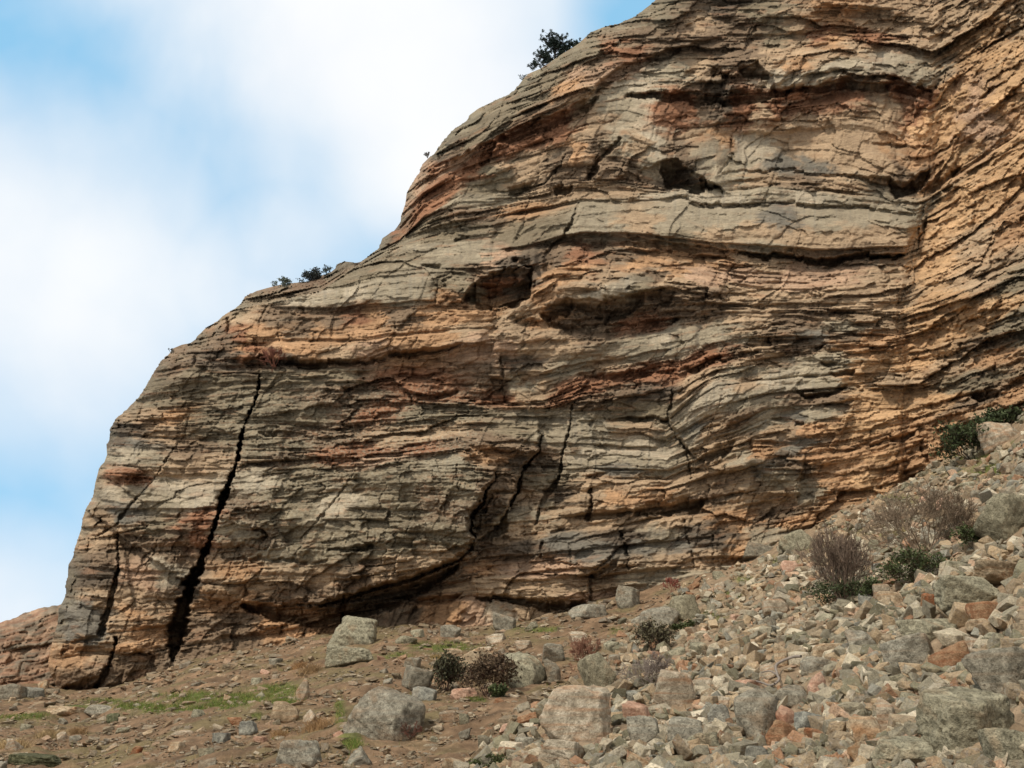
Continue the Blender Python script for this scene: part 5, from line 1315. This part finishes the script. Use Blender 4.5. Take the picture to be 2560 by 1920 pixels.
woody("leafless_shrub", "dry brown weed stalks between the two rust blocks low in the fan", "shrub", 1925, 1845, 40, 40, (120, 92, 70), seed=21, depth=2, stems=5, group="leafless shrubs")
woody("leafy_shrub", "dark green leafy shrub at the right foot of the largest twiggy shrub", "shrub", 2441, 1352, 96, 60, (66, 54, 42), (66, 74, 44), 1700, .05, seed=9, depth=3, stems=9, group="leafy green shrubs")
woody("leafy_shrub", "sprawling green shrub below the largest twiggy shrub", "shrub", 2300, 1424, 140, 80, (70, 58, 44), (66, 74, 44), 2200, .045, seed=10, depth=3, stems=10, group="leafy green shrubs")
woody("leafy_shrub", "small green shrub behind the pale upright stone", "shrub", 2184, 1482, 56, 56, (70, 58, 44), (66, 74, 44), 900, .045, seed=11, depth=3, stems=6, group="leafy green shrubs")
woody("leafy_shrub", "very dark bush below the orange cliff left of the pale grey boulder", "shrub", 2437, 1108, 120, 90, (50, 42, 34), (58, 66, 40), 2600, .09, seed=12, depth=3, stems=10, group="leafy green shrubs")
woody("leafy_shrub", "low dark bush behind the pale grey boulder at the right edge", "shrub", 2515, 1050, 110, 50, (50, 42, 34), (60, 68, 42), 1600, .09, seed=13, depth=3, stems=8, group="leafy green shrubs")
woody("leafy_shrub", "dark purplish green bush, left of the pair against the tan block", "shrub", 1116, 1690, 100, 84, (60, 44, 36), (64, 62, 44), 2300, .05, seed=14, depth=3, stems=11, group="leafy green shrubs")
woody("leafy_shrub", "wider dark reddish bush, right of the pair against the tan block", "shrub", 1218, 1698, 120, 92, (66, 44, 36), (76, 62, 46), 2600, .05, seed=15, depth=3, stems=12, group="leafy green shrubs")
woody("leafy_shrub", "little green bush under the layered blocky boulder", "shrub", 1252, 1732, 42, 32, (52, 48, 34), (66, 74, 44), 600, .05, seed=16, depth=2, stems=6, group="leafy green shrubs")
woody("leafy_shrub", "dark bush under the grey ledge-like rock", "shrub", 1634, 1598, 84, 74, (64, 52, 44), (84, 78, 58), 1500, .05, seed=17, depth=3, stems=10, group="leafy green shrubs")
woody("leafy_shrub", "low dark bush under the lichened rock at the fan's upper edge", "shrub", 1712, 1568, 60, 26, (52, 48, 36), (70, 76, 44), 800, .05, seed=18, depth=2, stems=6, group="leafy green shrubs")
woody("leafy_shrub", "low green weeds at the bottom edge of the slope", "shrub", 1230, 1905, 90, 30, (80, 70, 50), (70, 76, 44), 700, .03, seed=19, depth=2, stems=8, group="leafy green shrubs")
# plants on the skyline and in the cliff
woody("skyline_bush", "dark round bush on the cliff's lower skyline shoulder", "bush", 776, 690, 48, 36, (58, 56, 54), (58, 62, 58), 1500, .08, seed=31, depth=3, stems=9, depth_at=53.5, group="bushes on the skyline")
woody("skyline_bush", "thin sparse bush just left of the dark round one on the skyline", "bush", 706, 706, 44, 20, (96, 100, 92), (92, 100, 90), 350, .08, seed=32, depth=3, stems=8, depth_at=53, group="bushes on the skyline")
woody("skyline_bush", "tiny tuft between the round bush and the skyline rock", "bush", 820, 678, 24, 22, (70, 76, 74), (72, 82, 80), 160, .08, seed=33, depth=2, stems=6, depth_at=53.5, group="bushes on the skyline")
woody("skyline_bush", "wispy tuft on the upper skyline below the pine", "bush", 1306, 192, 22, 14, (90, 96, 92), None, 0, seed=34, depth=2, stems=6, depth_at=60, group="bushes on the skyline")
woody("skyline_bush", "wispy tuft on the red steep part of the skyline", "bush", 1070, 386, 20, 18, (96, 90, 84), None, 0, seed=35, depth=2, stems=6, depth_at=57, group="bushes on the skyline")
woody("skyline_bush", "tiny twigs on the left shoulder of the skyline", "bush", 429, 876, 16, 14, (96, 92, 84), None, 0, seed=36, depth=2, stems=5, depth_at=51.5, group="bushes on the skyline")
woody("leafless_shrub", "red brown twigs growing from the dark gap high on the left face", "shrub", 682, 890, 60, 50, (104, 66, 52), seed=37, depth=3, stems=8, depth_at=47.0, group="leafless shrubs")

def pine():
    rg = np.random.default_rng(55)
    y = 60.5
    base = tans(1394, 186); x, z = base[0] * y, CAMZ + base[1] * y
    dist = y * CP + (z - CAMZ) * SP
    u = dist / FPX * 1.05               # metres per photo pixel here
    root = thing("pine_tree", "small dark pine leaning out from the upper skyline of the cliff", "tree", (x, y, z))
    segs = []; tips = []
    p = Vector((0, 0, 0)); r = .16
    d = Vector((-.12, 0, 1)).normalized(); trunk = []
    for i in range(9):
        q = p + d * (11.5 * u); trunk.append((p[:], q[:], r, r * .86)); p = q; r *= .86
        d = (d + Vector((rg.normal() * .07, rg.normal() * .05, .03))).normalized()
    V, Fc = tubes(trunk, 7)
    link("trunk", mesh_from_arrays("trunk", V, Fc, True, np.repeat(lin((58, 48, 42))[None], len(V), 0), [M_TWIG]), root)
    # limbs: (height px, side px, end height px)
    LIMB = [(20,-46,6),(28,-40,26),(26,46,30),(36,66,52),(40,-34,42),(44,52,58),(50,-30,58),(54,34,62),(58,-22,74),(62,20,78),(70,14,90),(74,-14,92),(14,-30,-4),(18,-16,-12),(36,84,62),(48,74,66),(66,-6,98),(30,30,34),(80,6,92),(60,78,84),(66,92,92),(52,96,78),(58,60,78),(50,108,88),(44,-58,34)]
    pts = []
    for hpx, sx, eh in LIMB:
        a = Vector((-.10 * hpx * u, 0, hpx * u)); b = Vector((sx * u * .95 - 8 * u, rg.normal() * 22 * u, eh * u))
        prev = a; r = .05
        for k in range(1, 7):
            t = k / 6; q = a.lerp(b, t) + Vector(rg.normal(size=3) * 2.2 * u); q.z += math.sin(t * 3.14) * 5 * u
            segs.append((prev[:], q[:], r, r * .8)); prev = q; r *= .8
            if k >= 2:
                for _ in range(5):
                    e = q + Vector((rg.normal() * 6.5, rg.normal() * 6.5, abs(rg.normal()) * 4.5)) * u
                    segs.append((q[:], e[:], .02, .01)); pts.append(e[:])
    V, Fc = tubes(segs, 4)
    link("limbs", mesh_from_arrays("limbs", V, Fc, False, np.repeat(lin((56, 46, 40))[None], len(V), 0), [M_TWIG]), root)
    P = np.repeat(np.array(pts), 30, 0); P = P + rg.normal(size=P.shape) * 1.7 * u
    V, Fc, C = leafcloud(rg, P, 2.0 * u, lambda n: lin((46, 56, 48))[None] * rg.uniform(.5, 1.5, (n, 1)))
    link("crown", mesh_from_arrays("crown", V, Fc, False, C, [M_LEAF]), root)
pine()

# dead wood
def deadwood():
    def branch(name, pxs, r, label, sides=7, col=(128, 118, 108), extra=()):
        pts = []
        for (a, b, l) in pxs:
            x, y, z, _ = [float(v[0]) for v in hit(a, b)]; pts.append(Vector((x, y, z + l)))
        o = pts[0].copy()
        root = thing(name, label, "branch", o)
        def chain(pp, r0, r1):
            segs = []; fine = []
            for i in range(len(pp) - 1):
                for k in range(5):
                    t = k / 5; p0 = pp[max(i - 1, 0)]; p1, p2 = pp[i], pp[i + 1]; p3 = pp[min(i + 2, len(pp) - 1)]
                    fine.append(.5 * ((2 * p1) + (p2 - p0) * t + (2 * p0 - 5 * p1 + 4 * p2 - p3) * t * t + (3 * p1 - p0 - 3 * p2 + p3) * t ** 3))
            fine.append(pp[-1]); n = len(fine) - 1
            for i in range(n):
                segs.append((fine[i] - o, fine[i + 1] - o, r0 + (r1 - r0) * i / n, r0 + (r1 - r0) * (i + 1) / n))
            return segs
        V, Fc = tubes(chain(pts, r, r * .55), sides)
        link("stem", mesh_from_arrays("stem", V, Fc, True, np.repeat(lin(col)[None], len(V), 0), [M_TWIG]), root)
        for e in extra:
            pp = []
            for (a, b, l) in e:
                x, y, z, _ = [float(v[0]) for v in hit(a, b)]; pp.append(Vector((x, y, z + l)))
            V, Fc = tubes(chain(pp, r * .6, r * .3), sides)
            link("side_branch", mesh_from_arrays("side_branch", V, Fc, True, np.repeat(lin(col)[None], len(V), 0), [M_TWIG]), root)
    branch("dead_branch", [(2006,1668,.22),(1985,1672,.24),(1955,1680,.22),(1942,1690,.2),(1946,1712,.2),(1950,1726,.18),(1930,1736,.16),(1905,1728,.16),(1880,1716,.12)], .032,
           "twisted silvery dead branch lying among the fan's stones",
           extra=[[(1946,1712,.2),(1926,1706,.22),(1905,1702,.16)]])
    branch("dead_branch", [(1862,1772,.12),(1884,1756,.18),(1905,1744,.16)], .03, "short grey stick just above the steep grey boulder")
    branch("dead_branch", [(2572,1030,.5),(2548,1012,.9),(2525,1000,1.1),(2496,985,1.1)], .03, "pale bare branch sticking out at the right edge above the dark bush", col=(190, 184, 172),
           extra=[[(2548,1012,.9),(2535,1030,.5),(2520,1044,.2)], [(2525,1000,1.1),(2512,1024,.6),(2508,1040,.3)]])
deadwood()
